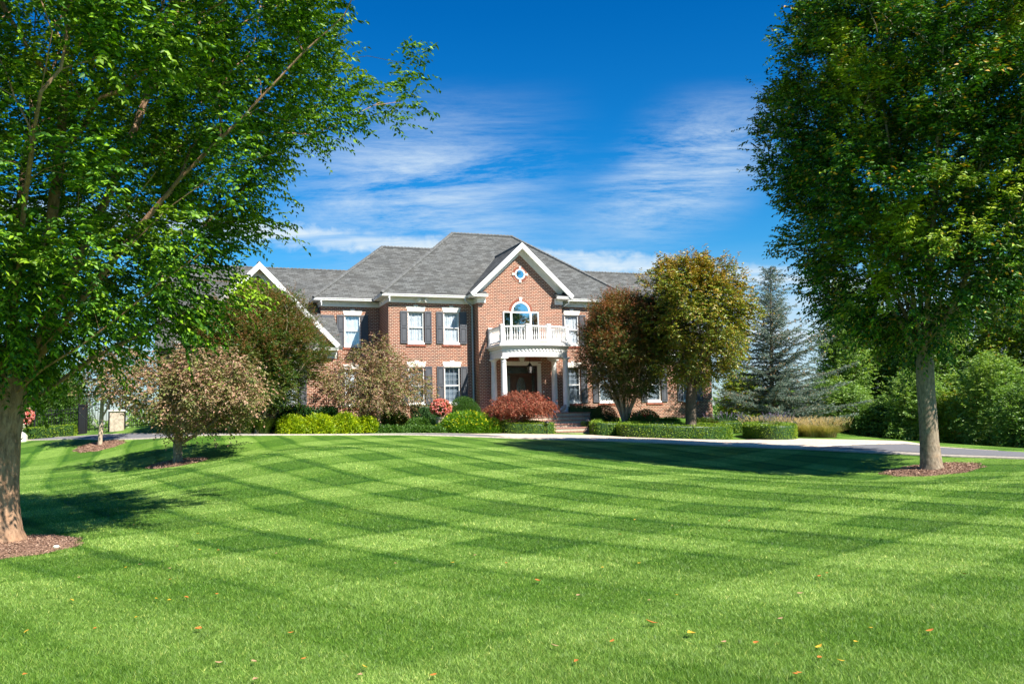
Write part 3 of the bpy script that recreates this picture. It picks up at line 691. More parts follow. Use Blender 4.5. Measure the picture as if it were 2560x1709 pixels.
# steps -----------------------------------------------------------------------
def stone(nt, b, out):
    v, o = wallcoord(nt)
    n = N(nt, 'ShaderNodeTexBrick'); nt.links.new(v, n.inputs['Vector']); n.inputs['Scale'].default_value = 1; n.inputs['Mortar Size'].default_value = 0.008
    n.inputs['Brick Width'].default_value = 0.36; n.inputs['Row Height'].default_value = 0.2
    n.inputs['Color1'].default_value = (0.66, 0.54, 0.40, 1); n.inputs['Color2'].default_value = (0.5, 0.41, 0.3, 1); n.inputs['Mortar'].default_value = (0.13, 0.1, 0.07, 1)
    nz = noise(nt, o, 5, 5, 0.65); nt.links.new(mixc(nt, nz, n.outputs[0], (0.42, 0.35, 0.27)), b.inputs['Base Color']); b.inputs['Roughness'].default_value = 0.85
    bp = N(nt, 'ShaderNodeBump'); bp.inputs['Strength'].default_value = 0.6; bp.inputs['Distance'].default_value = 0.02; nt.links.new(nz, bp.inputs['Height']); nt.links.new(bp.outputs[0], b.inputs['Normal'])
M_STONE = mat('field_stone', stone)
def rowlock(nt, b, out):
    t = N(nt, 'ShaderNodeTexCoord')
    n = N(nt, 'ShaderNodeTexBrick'); nt.links.new(t.outputs['Object'], n.inputs['Vector']); n.inputs['Scale'].default_value = 1; n.inputs['Mortar Size'].default_value = 0.008; n.offset = 0
    n.inputs['Brick Width'].default_value = 0.075; n.inputs['Row Height'].default_value = 0.22
    n.inputs['Color1'].default_value = (0.34, 0.14, 0.095, 1); n.inputs['Color2'].default_value = (0.26, 0.11, 0.08, 1); n.inputs['Mortar'].default_value = (0.5, 0.4, 0.32, 1)
    nt.links.new(n.outputs[0], b.inputs['Base Color']); b.inputs['Roughness'].default_value = 0.8
M_ROWL = mat('rowlock_brick', rowlock)
ST = empty('front_steps', (0, 0, ZO), 'stone and brick front steps climbing from the paved drive to the white porch', 'steps')
XS0, XS1 = 4.45, 9.6
lev = [.655, .47, .285, .10, -.085, -.27]
for i, z in enumerate(lev):
    if i < 4: a, b, yf = XS0-.38*i, XS1+.38*i, -3.5-.38*i
    else: a, b, yf = 6.5, 9.3, -4.64-.42*(i-3)-.15
    m = MB(); m.box(a, b, yf, YC-.02 if i == 0 else -3.2, z-.6 if i < 3 else z-.75, z-.06)
    s = m.build('step', M_STONE, ST); m = MB(); m.box(a-.03, b+.03, yf-.03, (YC-.02 if i == 0 else -3.2), z-.059, z); m.build('tread', M_ROWL, s)
# ------------------------------------------------------------ lawn
def lawn_color(nt):
    """light and shade of mown stripes painted as colour in two directions, patchy grass; returns colour socket + object coords"""
    t = N(nt, 'ShaderNodeTexCoord'); o = t.outputs['Object']
    wob = noise(nt, mapping(nt, o, sc=(1, 1, 0)), 0.11, 2, 0.5)
    sx = N(nt, 'ShaderNodeSeparateXYZ'); nt.links.new(o, sx.inputs[0]); X, Y = sx.outputs[0], sx.outputs[1]
    def sstep_n(x, lo, hi):
        n = nt.nodes.new('ShaderNodeMapRange'); n.interpolation_type = 'SMOOTHSTEP'; nt.links.new(x, n.inputs[0])
        n.inputs[1].default_value = lo; n.inputs[2].default_value = hi; return n.outputs[0]
    wob2 = noise(nt, mapping(nt, o, sc=(1, 1, 0)), 0.9, 3, 0.6)
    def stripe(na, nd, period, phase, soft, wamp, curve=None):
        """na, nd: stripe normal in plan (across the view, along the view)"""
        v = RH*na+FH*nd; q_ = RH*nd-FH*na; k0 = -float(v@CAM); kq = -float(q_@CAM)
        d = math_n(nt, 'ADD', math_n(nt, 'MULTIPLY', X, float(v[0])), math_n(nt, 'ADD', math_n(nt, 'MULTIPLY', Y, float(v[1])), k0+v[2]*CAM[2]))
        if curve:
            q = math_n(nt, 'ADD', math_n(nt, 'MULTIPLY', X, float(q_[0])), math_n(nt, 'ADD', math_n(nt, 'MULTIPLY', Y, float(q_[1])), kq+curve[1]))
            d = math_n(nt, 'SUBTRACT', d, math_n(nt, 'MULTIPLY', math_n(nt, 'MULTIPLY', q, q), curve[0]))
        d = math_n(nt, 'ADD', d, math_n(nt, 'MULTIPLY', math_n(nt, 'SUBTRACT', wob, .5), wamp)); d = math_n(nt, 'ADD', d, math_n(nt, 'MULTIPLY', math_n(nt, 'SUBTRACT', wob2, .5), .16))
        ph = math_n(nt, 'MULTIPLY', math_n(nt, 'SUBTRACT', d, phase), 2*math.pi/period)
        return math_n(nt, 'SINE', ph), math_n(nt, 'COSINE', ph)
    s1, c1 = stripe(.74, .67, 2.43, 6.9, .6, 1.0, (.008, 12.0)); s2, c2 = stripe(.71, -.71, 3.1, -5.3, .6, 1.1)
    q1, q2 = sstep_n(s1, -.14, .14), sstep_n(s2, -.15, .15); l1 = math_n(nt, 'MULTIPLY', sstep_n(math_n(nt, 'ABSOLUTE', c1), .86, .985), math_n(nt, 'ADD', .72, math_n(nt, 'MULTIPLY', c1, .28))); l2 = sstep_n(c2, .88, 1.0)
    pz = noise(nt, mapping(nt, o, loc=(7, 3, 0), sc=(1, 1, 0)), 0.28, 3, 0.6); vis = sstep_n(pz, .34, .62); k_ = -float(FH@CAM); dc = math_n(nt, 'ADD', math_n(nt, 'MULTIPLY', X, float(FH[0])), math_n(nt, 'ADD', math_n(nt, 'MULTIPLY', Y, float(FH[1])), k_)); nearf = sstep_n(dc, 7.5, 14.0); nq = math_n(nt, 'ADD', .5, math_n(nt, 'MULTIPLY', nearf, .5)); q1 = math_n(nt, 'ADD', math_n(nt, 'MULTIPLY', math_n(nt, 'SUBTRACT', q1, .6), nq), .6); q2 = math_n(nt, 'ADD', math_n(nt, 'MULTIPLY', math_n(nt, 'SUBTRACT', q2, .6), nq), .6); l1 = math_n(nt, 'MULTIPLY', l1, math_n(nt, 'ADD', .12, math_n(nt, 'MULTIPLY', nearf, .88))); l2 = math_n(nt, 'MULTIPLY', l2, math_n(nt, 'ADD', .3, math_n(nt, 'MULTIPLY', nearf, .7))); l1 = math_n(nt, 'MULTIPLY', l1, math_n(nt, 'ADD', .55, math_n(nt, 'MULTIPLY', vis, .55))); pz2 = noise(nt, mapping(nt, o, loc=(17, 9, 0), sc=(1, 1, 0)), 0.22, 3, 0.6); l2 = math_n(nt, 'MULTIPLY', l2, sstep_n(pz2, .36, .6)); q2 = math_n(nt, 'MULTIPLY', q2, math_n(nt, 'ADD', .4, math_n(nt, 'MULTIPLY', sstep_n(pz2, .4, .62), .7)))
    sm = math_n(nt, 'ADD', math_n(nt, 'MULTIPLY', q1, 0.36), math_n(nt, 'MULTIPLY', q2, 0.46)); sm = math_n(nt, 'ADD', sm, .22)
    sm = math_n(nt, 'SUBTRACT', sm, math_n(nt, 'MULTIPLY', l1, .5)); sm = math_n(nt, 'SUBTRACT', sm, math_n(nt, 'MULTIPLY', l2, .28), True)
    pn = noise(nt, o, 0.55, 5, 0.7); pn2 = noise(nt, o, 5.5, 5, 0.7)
    base = ramp(nt, sm, [(0.0, (0.034, 0.108, 0.006)), (0.4, (0.108, 0.224, 0.018)), (0.95, (0.255, 0.395, 0.068))])  # shade of the bent blades in the stripes, painted as darker and lighter green
    base = mixc(nt, ramp(nt, pn, [(0.45, G3(0)), (0.75, G3(0.35))]), base, (0.17, 0.245, 0.040))
    base = mixc(nt, ramp(nt, pn2, [(0.34, G3(0.4)), (0.56, G3(0))]), base, (0.045, 0.11, 0.012))
    return base, o
def lawn_m(nt, b, out):
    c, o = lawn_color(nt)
    fn = noise(nt, mapping(nt, o, sc=(1, 1, 1)), 28, 4, 0.7); c = mixc(nt, ramp(nt, fn, [(0.3, G3(0.6)), (0.65, G3(0))]), c, (0.025, 0.065, 0.008))
    nt.links.new(c, b.inputs['Base Color']); b.inputs['Roughness'].default_value = 0.8; b.inputs['Specular IOR Level'].default_value = 0.15
    bp = N(nt, 'ShaderNodeBump'); bp.inputs['Strength'].default_value = 0.9; bp.inputs['Distance'].default_value = 0.04
    nt.links.new(noise(nt, o, 22, 5, 0.75), bp.inputs['Height']); nt.links.new(bp.outputs[0], b.inputs['Normal'])
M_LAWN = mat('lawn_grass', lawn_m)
def spaced(lo, hi, fine, near, growth):
    xs = [0.0]
    while xs[-1] < hi: xs.append(xs[-1]+fine*max(1, (xs[-1]/near)**growth))
    ys = [0.0]
    while ys[-1] > lo: ys.append(ys[-1]-fine*max(1, (-ys[-1]/near)**growth))
    return np.array(ys[::-1][:-1]+xs)
la = spaced(-900, 900, 0.5, 32, 2.2); ld = spaced(-60, 1500, 0.4, 60, 2.2)
AA, DD = np.meshgrid(la, ld); Z = terr_ld(AA.ravel(), DD.ravel())
V = ld2w(AA.ravel(), DD.ravel(), Z); nx_, ny_ = len(la), len(ld)
ii = (np.arange(ny_-1)[:, None]*nx_+np.arange(nx_-1)[None]).ravel()
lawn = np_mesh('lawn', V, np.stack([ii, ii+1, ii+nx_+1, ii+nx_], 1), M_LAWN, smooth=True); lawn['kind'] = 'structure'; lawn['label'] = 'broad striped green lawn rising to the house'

# ------------------------------------------------------------ drive
def edge_ld(E, us):
    P = []
    for u, v, D in E: a, d = lat_dep(pix(u, v, D)); P.append((u, a, d))
    P = np.array(P); return np.interp(us, P[:, 0], P[:, 1]), np.interp(us, P[:, 0], P[:, 2])
def strip(name, u0, u1, f0, f1, m, off, n=260, k=10):
    us = np.linspace(u0, u1, n); a0, d0_ = edge_ld(near_e, us); a1, d1_ = edge_ld(far_e, us)
    t0 = np.array([f0(u) for u in us]); t1 = np.array([f1(u) for u in us]); A, D = [], []
    for j in range(k+1):
        t = t0+(t1-t0)*j/k; A.append(a0+(a1-a0)*t); D.append(d0_+(d1_-d0_)*t)
    A, D = np.array(A), np.array(D); z = terr_ld(A.ravel(), D.ravel())+off
    V = ld2w(A.ravel(), D.ravel(), z)
    # skirt down along both long edges
    n_all = len(V); e0 = V[:n].copy(); e0[:, 2] -= off+.05; e1 = V[-n:].copy(); e1[:, 2] -= off+.05
    ii = (np.arange(k)[:, None]*n+np.arange(n-1)[None]).ravel(); T = [np.stack([ii, ii+1, ii+n+1, ii+n], 1)]
    q = np.arange(n-1); T.append(np.stack([n_all+q, n_all+q+1, q+1, q], 1)); T.append(np.stack([k*n+q, k*n+q+1, n_all+n+q+1, n_all+n+q], 1))
    o = np_mesh(name, np.r_[V, e0, e1], np.concatenate(T), m); o['kind'] = 'structure'; return o
def pavers(nt, b, out):
    t = N(nt, 'ShaderNodeTexCoord'); v = mapping(nt, t.outputs['Object'], rot=(0, 0, 0.25))
    n = N(nt, 'ShaderNodeTexBrick'); nt.links.new(v, n.inputs['Vector']); n.inputs['Scale'].default_value = 1; n.inputs['Mortar Size'].default_value = 0.012
    n.inputs['Brick Width'].default_value = 0.30; n.inputs['Row Height'].default_value = 0.20
    n.inputs['Color1'].default_value = (0.74, 0.60, 0.46, 1); n.inputs['Color2'].default_value = (0.60, 0.47, 0.35, 1); n.inputs['Mortar'].default_value = (0.22, 0.17, 0.12, 1)
    nz = noise(nt, t.outputs['Object'], 1.8, 5, 0.7); nt.links.new(mixc(nt, ramp(nt, nz, [(0.4, G3(0)), (0.7, G3(0.6))]), n.outputs[0], (0.56, 0.45, 0.34)), b.inputs['Base Color']); b.inputs['Roughness'].default_value = 0.85
    bp = N(nt, 'ShaderNodeBump'); bp.inputs['Strength'].default_value = 0.6; bp.inputs['Distance'].default_value = 0.015; bp.invert = True
    nt.links.new(n.outputs['Fac'], bp.inputs['Height']); nt.links.new(bp.outputs[0], b.inputs['Normal'])
M_PAVE = mat('paving_stones', pavers)
M_ASPH = plain('asphalt', (0.15, 0.145, 0.15), 0.85, var=0.15, scale=12, bump=0.3)
M_KERB = plain('kerb_stone', (0.38, 0.33, 0.27), 0.85, var=0.3, scale=10)
mid = lambda u: float(np.interp(u, [1000, 1160, 1260, 1980, 2100, 2350, 2560], [1, .98, .15, 0.04, .25, .86, .93]))
strip('paved_driveway', 1150, 2500, lambda u: mid(u)+.0, lambda u: 0.985, M_PAVE, .035)
strip('asphalt_driveway', -400, 1262, lambda u: .06, lambda u: min(.96, mid(u)-.003) if u > 1000 else .94, M_ASPH, .027)
strip('asphalt_driveway', 1975, 2900, lambda u: .06, lambda u: max(.061, mid(u)-.003), M_ASPH, .027)
strip('driveway_edging', -400, 2900, lambda u: 0.0, lambda u: .052, M_KERB, .04)
strip('driveway_edging', -400, 1160, lambda u: .945, lambda u: 1.0, M_KERB, .04)
M_PATH = plain('pale_path', (0.6, 0.5, 0.4), 0.85, var=0.15)

# ------------------------------------------------------------ grass blades in the near lawn
def blade_m(nt, b, out):
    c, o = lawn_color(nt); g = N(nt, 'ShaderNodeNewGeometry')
    c = mixc(nt, 1.0, c, ramp(nt, g.outputs['Random Per Island'], [(0, (0.45, 0.52, 0.4)), (0.5, (1.1, 1.08, 1.1)), (0.86, (1.7, 1.5, 2.4)), (0.97, (2.9, 2.0, 3.6)), (1, (4.0, 2.3, 4.5))]), 'MULTIPLY')
    nt.links.new(c, b.inputs['Base Color']); b.inputs['Roughness'].default_value = 0.5; b.inputs['Specular IOR Level'].default_value = 0.35
    tr = N(nt, 'ShaderNodeBsdfTranslucent'); nt.links.new(mixc(nt, 1.0, c, (1.3, 1.4, .7), 'MULTIPLY'), tr.inputs[0])
    m = N(nt, 'ShaderNodeMixShader'); m.inputs[0].default_value = 0.3
    nt.links.new(b.outputs[0], m.inputs[1]); nt.links.new(tr.outputs[0], m.inputs[2]); nt.links.new(m.outputs[0], out.inputs[0])
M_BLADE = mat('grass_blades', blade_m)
rings = []   # (a, d, radius_a, radius_d) of mulch
def ring_at(u, D, ra, rd, du=0, dd=0):
    p = gnd(u, D); a, d = lat_dep(p); rings.append((float(a)+du, float(d)+dd, ra, rd))
ring_at(10, 13.4, 1.0, 1.2, -.02, -.05); ring_at(2330, 27.6, 1.42, 1.0); ring_at(444, 31.5, .95, .95); ring_at(250, 37, .9, 1.0)
NB = 1000000
uu = rng.random(NB); D = 4.9*(40/4.9)**(uu**1.12); lat = (rng.random(NB)*2-1)*(.60*D+.4)
keep = rng.random(NB) > sstep(D, 20, 40)
for a, d, ra, rd in rings: keep &= (((lat-a)/ra)**2+((D-d)/rd)**2 > (0.97+.06*np.sin(9*np.arctan2(D-d, lat-a)))**2)
lat, D = lat[keep], D[keep]; n = len(D)
z0 = terr_ld(lat, D); h = (0.018+0.022*rng.random(n))*(1-.35*sstep(D, 15, 35))*(1+.2*np.sin(lat*1.3)*np.cos(D*1.1)); w = (0.0018+.0018*rng.random(n))*(D/7.5)**.9
ang = rng.random(n)*2*math.pi; B0 = ld2w(lat, D, z0-.004); side = np.stack([np.cos(ang), np.sin(ang), 0*ang], 1)
lean = rng.normal(0, .65, (n, 2))*h[:, None]; 
tip = B0.copy(); tip[:, :2] += lean; tip[:, 2] += h
V = np.stack([B0-side*w[:, None], B0+side*w[:, None], tip], 1).reshape(-1, 3)
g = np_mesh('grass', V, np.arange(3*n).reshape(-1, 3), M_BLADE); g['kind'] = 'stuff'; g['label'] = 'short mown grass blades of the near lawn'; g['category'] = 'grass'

# ------------------------------------------------------------ foliage tools
def leafmat(name, cols, spots=None, trans=0.35, nscale=0.8, rough=0.45, tcol=(1.5, 1.6, .6), spec=.35, alt=None, altr=(.45, .7)):
    """cols: list of colours drawn per leaf; spots: colour of a few stray leaves; alt: second colour appearing in patches"""
    def bd(nt, b, out):
        g = N(nt, 'ShaderNodeNewGeometry'); t = N(nt, 'ShaderNodeTexCoord'); r = g.outputs['Random Per Island']
        k = len(cols); c = ramp(nt, r, [(i/max(1, k-1)*.94, x) for i, x in enumerate(cols)]+([(.955, spots), (1, spots)] if spots else []))
        nz = noise(nt, t.outputs['Object'], nscale, 3, 0.6)
        if alt: c = mixc(nt, math_n(nt, 'MULTIPLY', ramp(nt, nz, [(altr[0], G3(0)), (altr[1], G3(1))]), .85), c, alt)
        nt.links.new(c, b.inputs['Base Color']); b.inputs['Roughness'].default_value = rough; b.inputs['Specular IOR Level'].default_value = spec
        if trans > 0:
            tr = N(nt, 'ShaderNodeBsdfTranslucent'); nt.links.new(mixc(nt, 1.0, c, tcol, 'MULTIPLY'), tr.inputs[0])
            m = N(nt, 'ShaderNodeMixShader'); m.inputs[0].default_value = trans
            nt.links.new(b.outputs[0], m.inputs[1]); nt.links.new(tr.outputs[0], m.inputs[2]); nt.links.new(m.outputs[0], out.inputs[0])
    return mat(name, bd)
def unit(v): return v/(np.linalg.norm(v, axis=-1, keepdims=True)+1e-9)
def leaves(name, P, Dv, L, Wd, m, parent, fold=.18, flat=.6, shape=4):
    """one pointed leaf per point P along direction Dv"""
    n = len(P); Dv = unit(Dv); up = np.zeros((n, 3)); up[:, 2] = 1; up = up*flat+rng.normal(0, 1, (n, 3))*(1-flat)
    sd = unit(np.cross(Dv, up)); nr = np.cross(sd, Dv)
    L = np.broadcast_to(np.asarray(L, float), (n,))[:, None]*(.7+.6*rng.random((n, 1))); Wd = np.broadcast_to(np.asarray(Wd, float), (n,))[:, None]*(.75+.5*rng.random((n, 1)))
    if shape == 4:
        V = np.stack([P, P+Dv*L*.42+sd*Wd*.5+nr*Wd*fold, P+Dv*L-nr*L*.12, P+Dv*L*.42-sd*Wd*.5+nr*Wd*fold], 1).reshape(-1, 3)
        b = np.arange(n)*4; T = np.concatenate([np.stack([b, b+1, b+2], 1), np.stack([b, b+2, b+3], 1)])
    else:
        V = np.stack([P-sd*Wd*.5, P+sd*Wd*.5, P+Dv*L], 1).reshape(-1, 3); T = np.arange(3*n).reshape(-1, 3)
    return np_mesh(name, V, T, m, parent)
def grow(seeds, pts, alpha=.45, seg=.45, bend=.35, droop=0.0):
    """seeds: list of polylines (first point of first = base; later ones start on an existing node). Attach pts greedily."""
    cap_ = 60000; P = np.zeros((cap_, 3)); par = -np.ones(cap_, int); pl = np.zeros(cap_); n = 0; term = []
    for s in seeds:
        s = np.array(s, float)
        if n == 0: P[0] = s[0]; n = 1; last = 0
        else: last = int(np.argmin(np.linalg.norm(P[:n]-s[0], axis=1)))
        for k in range(1, len(s)):
            a, b = P[last].copy() if k == 1 else s[k-1], s[k]; L = np.linalg.norm(b-a); q = max(1, int(L/seg))
            for j in range(1, q+1):
                P[n] = a+(b-a)*j/q; par[n] = last; pl[n] = pl[last]+np.linalg.norm(P[n]-P[last]); last = n; n += 1
        term.append(last)
    fork = seeds[0][-1] if len(seeds) == 1 else P[0]
    base_n = 0
    zmin = seeds[0][-1][2] if len(seeds) > 0 else 0
    order = np.argsort(np.linalg.norm(pts-np.array(seeds[0][-1]), axis=1)); terms = []
    for i in order:
        p = pts[i]; d = np.linalg.norm(P[:n]-p, axis=1)
        cost = d+alpha*pl[:n]+np.where(P[:n, 2] < zmin-.35, 1e3, 0)+.8*np.maximum(0, P[:n, 2]-p[2])
        j = int(np.argmin(cost)); a = P[j].copy()
        dr = P[j]-P[par[j]] if par[j] >= 0 else np.array([0, 0, 1.]); dr = dr/(np.linalg.norm(dr)+1e-9)
        c = a+dr*d[j]*bend+np.array([0, 0, .12*d[j]]); q = max(1, int(round(d[j]/seg))); last = j
        for t in range(1, q+1):
            s = t/q; x = a*(1-s)**2+2*c*s*(1-s)+p*s*s; x = x+rng.normal(0, .02, 3)*(t < q)
            P[n] = x; par[n] = last; pl[n] = pl[last]+np.linalg.norm(P[n]-P[last]); last = n; n += 1
        terms.append(last)
    return P[:n].copy(), par[:n].copy(), np.array(terms)
def radii(P, par, tip=.006, ex=2.8, base=None):
    n = len(P); acc = np.zeros(n); has = np.zeros(n, bool)
    for i in range(n-1, 0, -1):
        if not has[i]: acc[i] += tip**ex
        acc[par[i]] += acc[i]; has[par[i]] = True
    r = np.maximum(acc, tip**ex)**(1/ex)
    if base: 
        g_ = math.log(base/r[0])/math.log(r[0]/tip) if r[0] > tip*1.01 else 0
        r = r*(r/tip)**g_
    return r
def limbs(name, P, par, r, m, parent, rmin=0.0, n1=9, flare=0.0):
    """tubes along every chain"""
    n = len(P); kids = [[] for _ in range(n)]
    for i in range(1, n): kids[par[i]].append(i)
    mb = MB(); stack = [(0, None)]
    while stack:
        s, frm = stack.pop(); ch = ([frm] if frm is not None else [])+[s]; c = s
        while kids[c]:
            k = sorted(kids[c], key=lambda q: -r[q])
            for o_ in k[1:]:
                if r[o_] > rmin: stack.append((o_, c))
            c = k[0]
            if r[c] <= rmin: break
            ch.append(c)
        if len(ch) < 2: continue
        pp = P[ch]; rr_ = r[ch].copy()
        if frm is not None: rr_[0] = min(rr_[0], rr_[1]*1.15)
        elif flare: rr_ = rr_*(1+flare*np.exp(-(pp[:, 2]-pp[0, 2])/.28))
        mb.tube(pp, rr_, (22 if rr_[0] > .2 else n1) if rr_[0] > .05 else (5 if rr_[0] > .015 else 3), cap=False, flute=.035 if rr_[0] > .08 else 0)
    return mb.build(name, m, parent, True)
def bark(name, lo, hi, sc=9, stretch=.3, bump=.6):
    def bd(nt, b, out):
        t = N(nt, 'ShaderNodeTexCoord'); v = mapping(nt, t.outputs['Object'], sc=(1, 1, stretch)); nz = noise(nt, v, sc*1.6, 8, .75); n2 = noise(nt, t.outputs['Object'], 2.2, 4, .6)
        c = ramp(nt, nz, [(.32, lo), (.62, hi)]); c = mixc(nt, ramp(nt, n2, [(.45, G3(0)), (.7, G3(.5))]), c, tuple(x*.5 for x in hi)); n3 = noise(nt, t.outputs['Object'], 4.5, 5, .7); c = mixc(nt, ramp(nt, n3, [(.5, G3(0)), (.68, G3(.45))]), c, (hi[0]*1.15, hi[1]*.95, hi[2]*.8))
        nt.links.new(c, b.inputs['Base Color']); b.inputs['Roughness'].default_value = .9; b.inputs['Specular IOR Level'].default_value = .15
        bp = N(nt, 'ShaderNodeBump'); bp.inputs['Strength'].default_value = bump; bp.inputs['Distance'].default_value = .03
        nt.links.new(nz, bp.inputs['Height']); nt.links.new(bp.outputs[0], b.inputs['Normal'])
    return mat(name, bd)
def sprays(T, out_c, per, L, droop, spread, nleaf, up=.25):
    """for each terminal point grow `per` leafy shoots; returns leaf points, leaf directions, shoot axes"""
    n = len(T)*per; base = np.repeat(T, per, 0)+rng.normal(0, spread, (len(T)*per, 3))
    od = unit(base-out_c); dr = unit(od*.9+rng.normal(0, .55, (n, 3))+np.array([0, 0, up])); Ls = L*(.6+.8*rng.random(n))
    t = (np.arange(nleaf)+.5)/nleaf; t = t[None, :]+rng.normal(0, .03, (n, nleaf)); tt = t[..., None]
    Pn = base[:, None]+dr[:, None]*Ls[:, None, None]*tt+np.array([0, 0, -1.])*droop*Ls[:, None, None]*tt**2
    ax = unit(dr[:, None]+np.array([0, 0, -2.])*droop*tt); sd = unit(np.cross(ax, np.array([0, 0, 1.])))
    sg = np.where(np.arange(nleaf) % 2 == 0, 1, -1)[None, :, None]
    Dl = ax*.55+sd*sg*.8+np.array([0, 0, -.28])+rng.normal(0, .17, ax.shape)
    return Pn.reshape(-1, 3), Dl.reshape(-1, 3), (base, base+dr*Ls[:, None]+np.array([0, 0, -1.])*droop*Ls[:, None], Ls)
def crown_pts(n, base, prof, bias=.4, cx=None, dsc=1.0, minr=0.0, lump=(.10, .07), wex=1.6):
    """prof: [(height, radius, lateral offset)] above base; random points in a solid of that outline"""
    prof = np.array(prof, float); hs_ = np.linspace(prof[0, 0], prof[-1, 0], 200); R = np.interp(hs_, prof[:, 0], prof[:, 1]); wt = R**wex+.02; wt /= wt.sum()
    h = rng.choice(hs_, n, p=wt)+rng.normal(0, .03, n); r = np.interp(h, prof[:, 0], prof[:, 1]); off = np.interp(h, prof[:, 0], prof[:, 2]) if prof.shape[1] > 2 else 0*h
    th = rng.random(n)*2*math.pi; q = np.maximum(minr, rng.random(n)**bias)
    ph_ = rng.random(4)*6.28; lump = 1-lump[0]*.5+lump[0]*np.sin(3*th+h*1.3+ph_[0])+lump[1]*np.sin(5*th-h*2.1+ph_[1])+lump[1]*np.sin(2*th+h*3.3+ph_[2])
    a = off+r*q*np.cos(th)*lump; d = r*q*np.sin(th)*dsc*lump
    return np.stack([base[0]+a*RH[0]+d*FH[0], base[1]+a*RH[1]+d*FH[1], base[2]+h], 1)
def upix(u, v, D): return pix(u, v, D)
M_BARK_L = bark('bark_warm', (0.11, 0.06, 0.035), (0.50, 0.31, 0.19), 10, .3, 1.0)
M_BARK_G = bark('bark_grey', (0.085, 0.065, 0.045), (0.34, 0.27, 0.19), 8, .5)
M_BARK_P = bark('bark_pale', (0.25, 0.19, 0.13), (0.50, 0.40, 0.29), 8, .3, .3)
M_BARK_D = bark('bark_dark', (0.05, 0.04, 0.03), (0.16, 0.125, 0.09), 9, .4)
# ------------------------------------------------------------ mulch rings
def mulch(nt, b, out):
    t = N(nt, 'ShaderNodeTexCoord'); nz = noise(nt, mapping(nt, t.outputs['Object'], sc=(1, 1.6, 1)), 38, 5, 0.75)
    nt.links.new(ramp(nt, nz, [(0.3, (0.11, 0.06, 0.038)), (0.5, (0.27, 0.15, 0.095)), (0.72, (0.44, 0.28, 0.19))]), b.inputs['Base Color']); b.inputs['Roughness'].default_value = 0.9
    bp = N(nt, 'ShaderNodeBump'); bp.inputs['Strength'].default_value = 1; bp.inputs['Distance'].default_value = 0.03
    nt.links.new(nz, bp.inputs['Height']); nt.links.new(bp.outputs[0], b.inputs['Normal'])
M_MULCH = mat('bark_mulch', mulch)
M_CHIP = leafmat('bark_chips', [(0.12, 0.065, 0.042), (0.22, 0.125, 0.08), (0.34, 0.20, 0.135), (0.45, 0.30, 0.21)], None, 0, 2, .8)
def blob_ground(name, a, d, ra, rd, m, h, label, nr=9, nth=48, wig=.05):
    th = np.linspace(0, 2*math.pi, nth, endpoint=False); A, D2, Z2 = [], [], []
    f = 1+wig*np.sin(9*th)+wig*.6*np.sin(5*th+1)
    for i in range(1, nr+1):
        r = i/nr; A.append(a+ra*r*f*np.cos(th)); D2.append(d+rd*r*f*np.sin(th)); Z2.append(h*(1-r**3)+.012*np.sin(th*7+i*2)*(i < nr)-(.03 if i == nr else 0))
    A = np.r_[[a], np.concatenate(A)]; D2 = np.r_[[d], np.concatenate(D2)]; Z2 = np.r_[[h+.02], np.concatenate(Z2)]
    V = ld2w(A, D2, terr_ld(A, D2)+Z2+.01); T = []
    for j in range(nth): T.append((0, 1+j, 1+(j+1) % nth, 0))
    me = bpy.data.meshes.new(name); fs = [t[:3] for t in T]
    for i in range(nr-1):
        for j in range(nth): j2 = (j+1) % nth; fs.append((1+i*nth+j, 1+(i+1)*nth+j, 1+(i+1)*nth+j2, 1+i*nth+j2))
    me.from_pydata([tuple(v) for v in V], [], fs); me.polygons.foreach_set('use_smooth', np.ones(len(me.polygons), bool)); me.materials.append(m)
    o = bpy.data.objects.new(name, me); put(o); o['kind'] = 'structure'; o['label'] = label
    nc = int(4200*ra*rd*(1.6 if d < 20 else .8)); t = rng.random(nc)*2*math.pi; r = np.sqrt(rng.random(nc))*1.03*(1+wig*np.sin(9*t)); ca, cd_ = a+ra*r*np.cos(t), d+rd*r*np.sin(t)
    P = ld2w(ca, cd_, terr_ld(ca, cd_)+h*(1-np.minimum(r, 1)**3)+.02+.015*rng.random(nc)); dv = rng.normal(0, 1, (nc, 3))*[1, 1, .3]; k_ = 1 if d < 20 else 1.8
    leaves('mulch_chips', P, dv, .032*k_, .012*k_, M_CHIP, o, 0.1); return o
for (a, d, ra, rd), hh, lb in zip(rings, (.10, .06, .05, .05), ('mulch around the big tree trunk at the near left', 'mulch ring round the big tree by the drive', 'mulch ring under the spreading brown dogwood', 'mulch ring under the small bare-stemmed dogwood')):
    blob_ground('mulch_bed', a, d, ra, rd, M_MULCH, hh, lb)

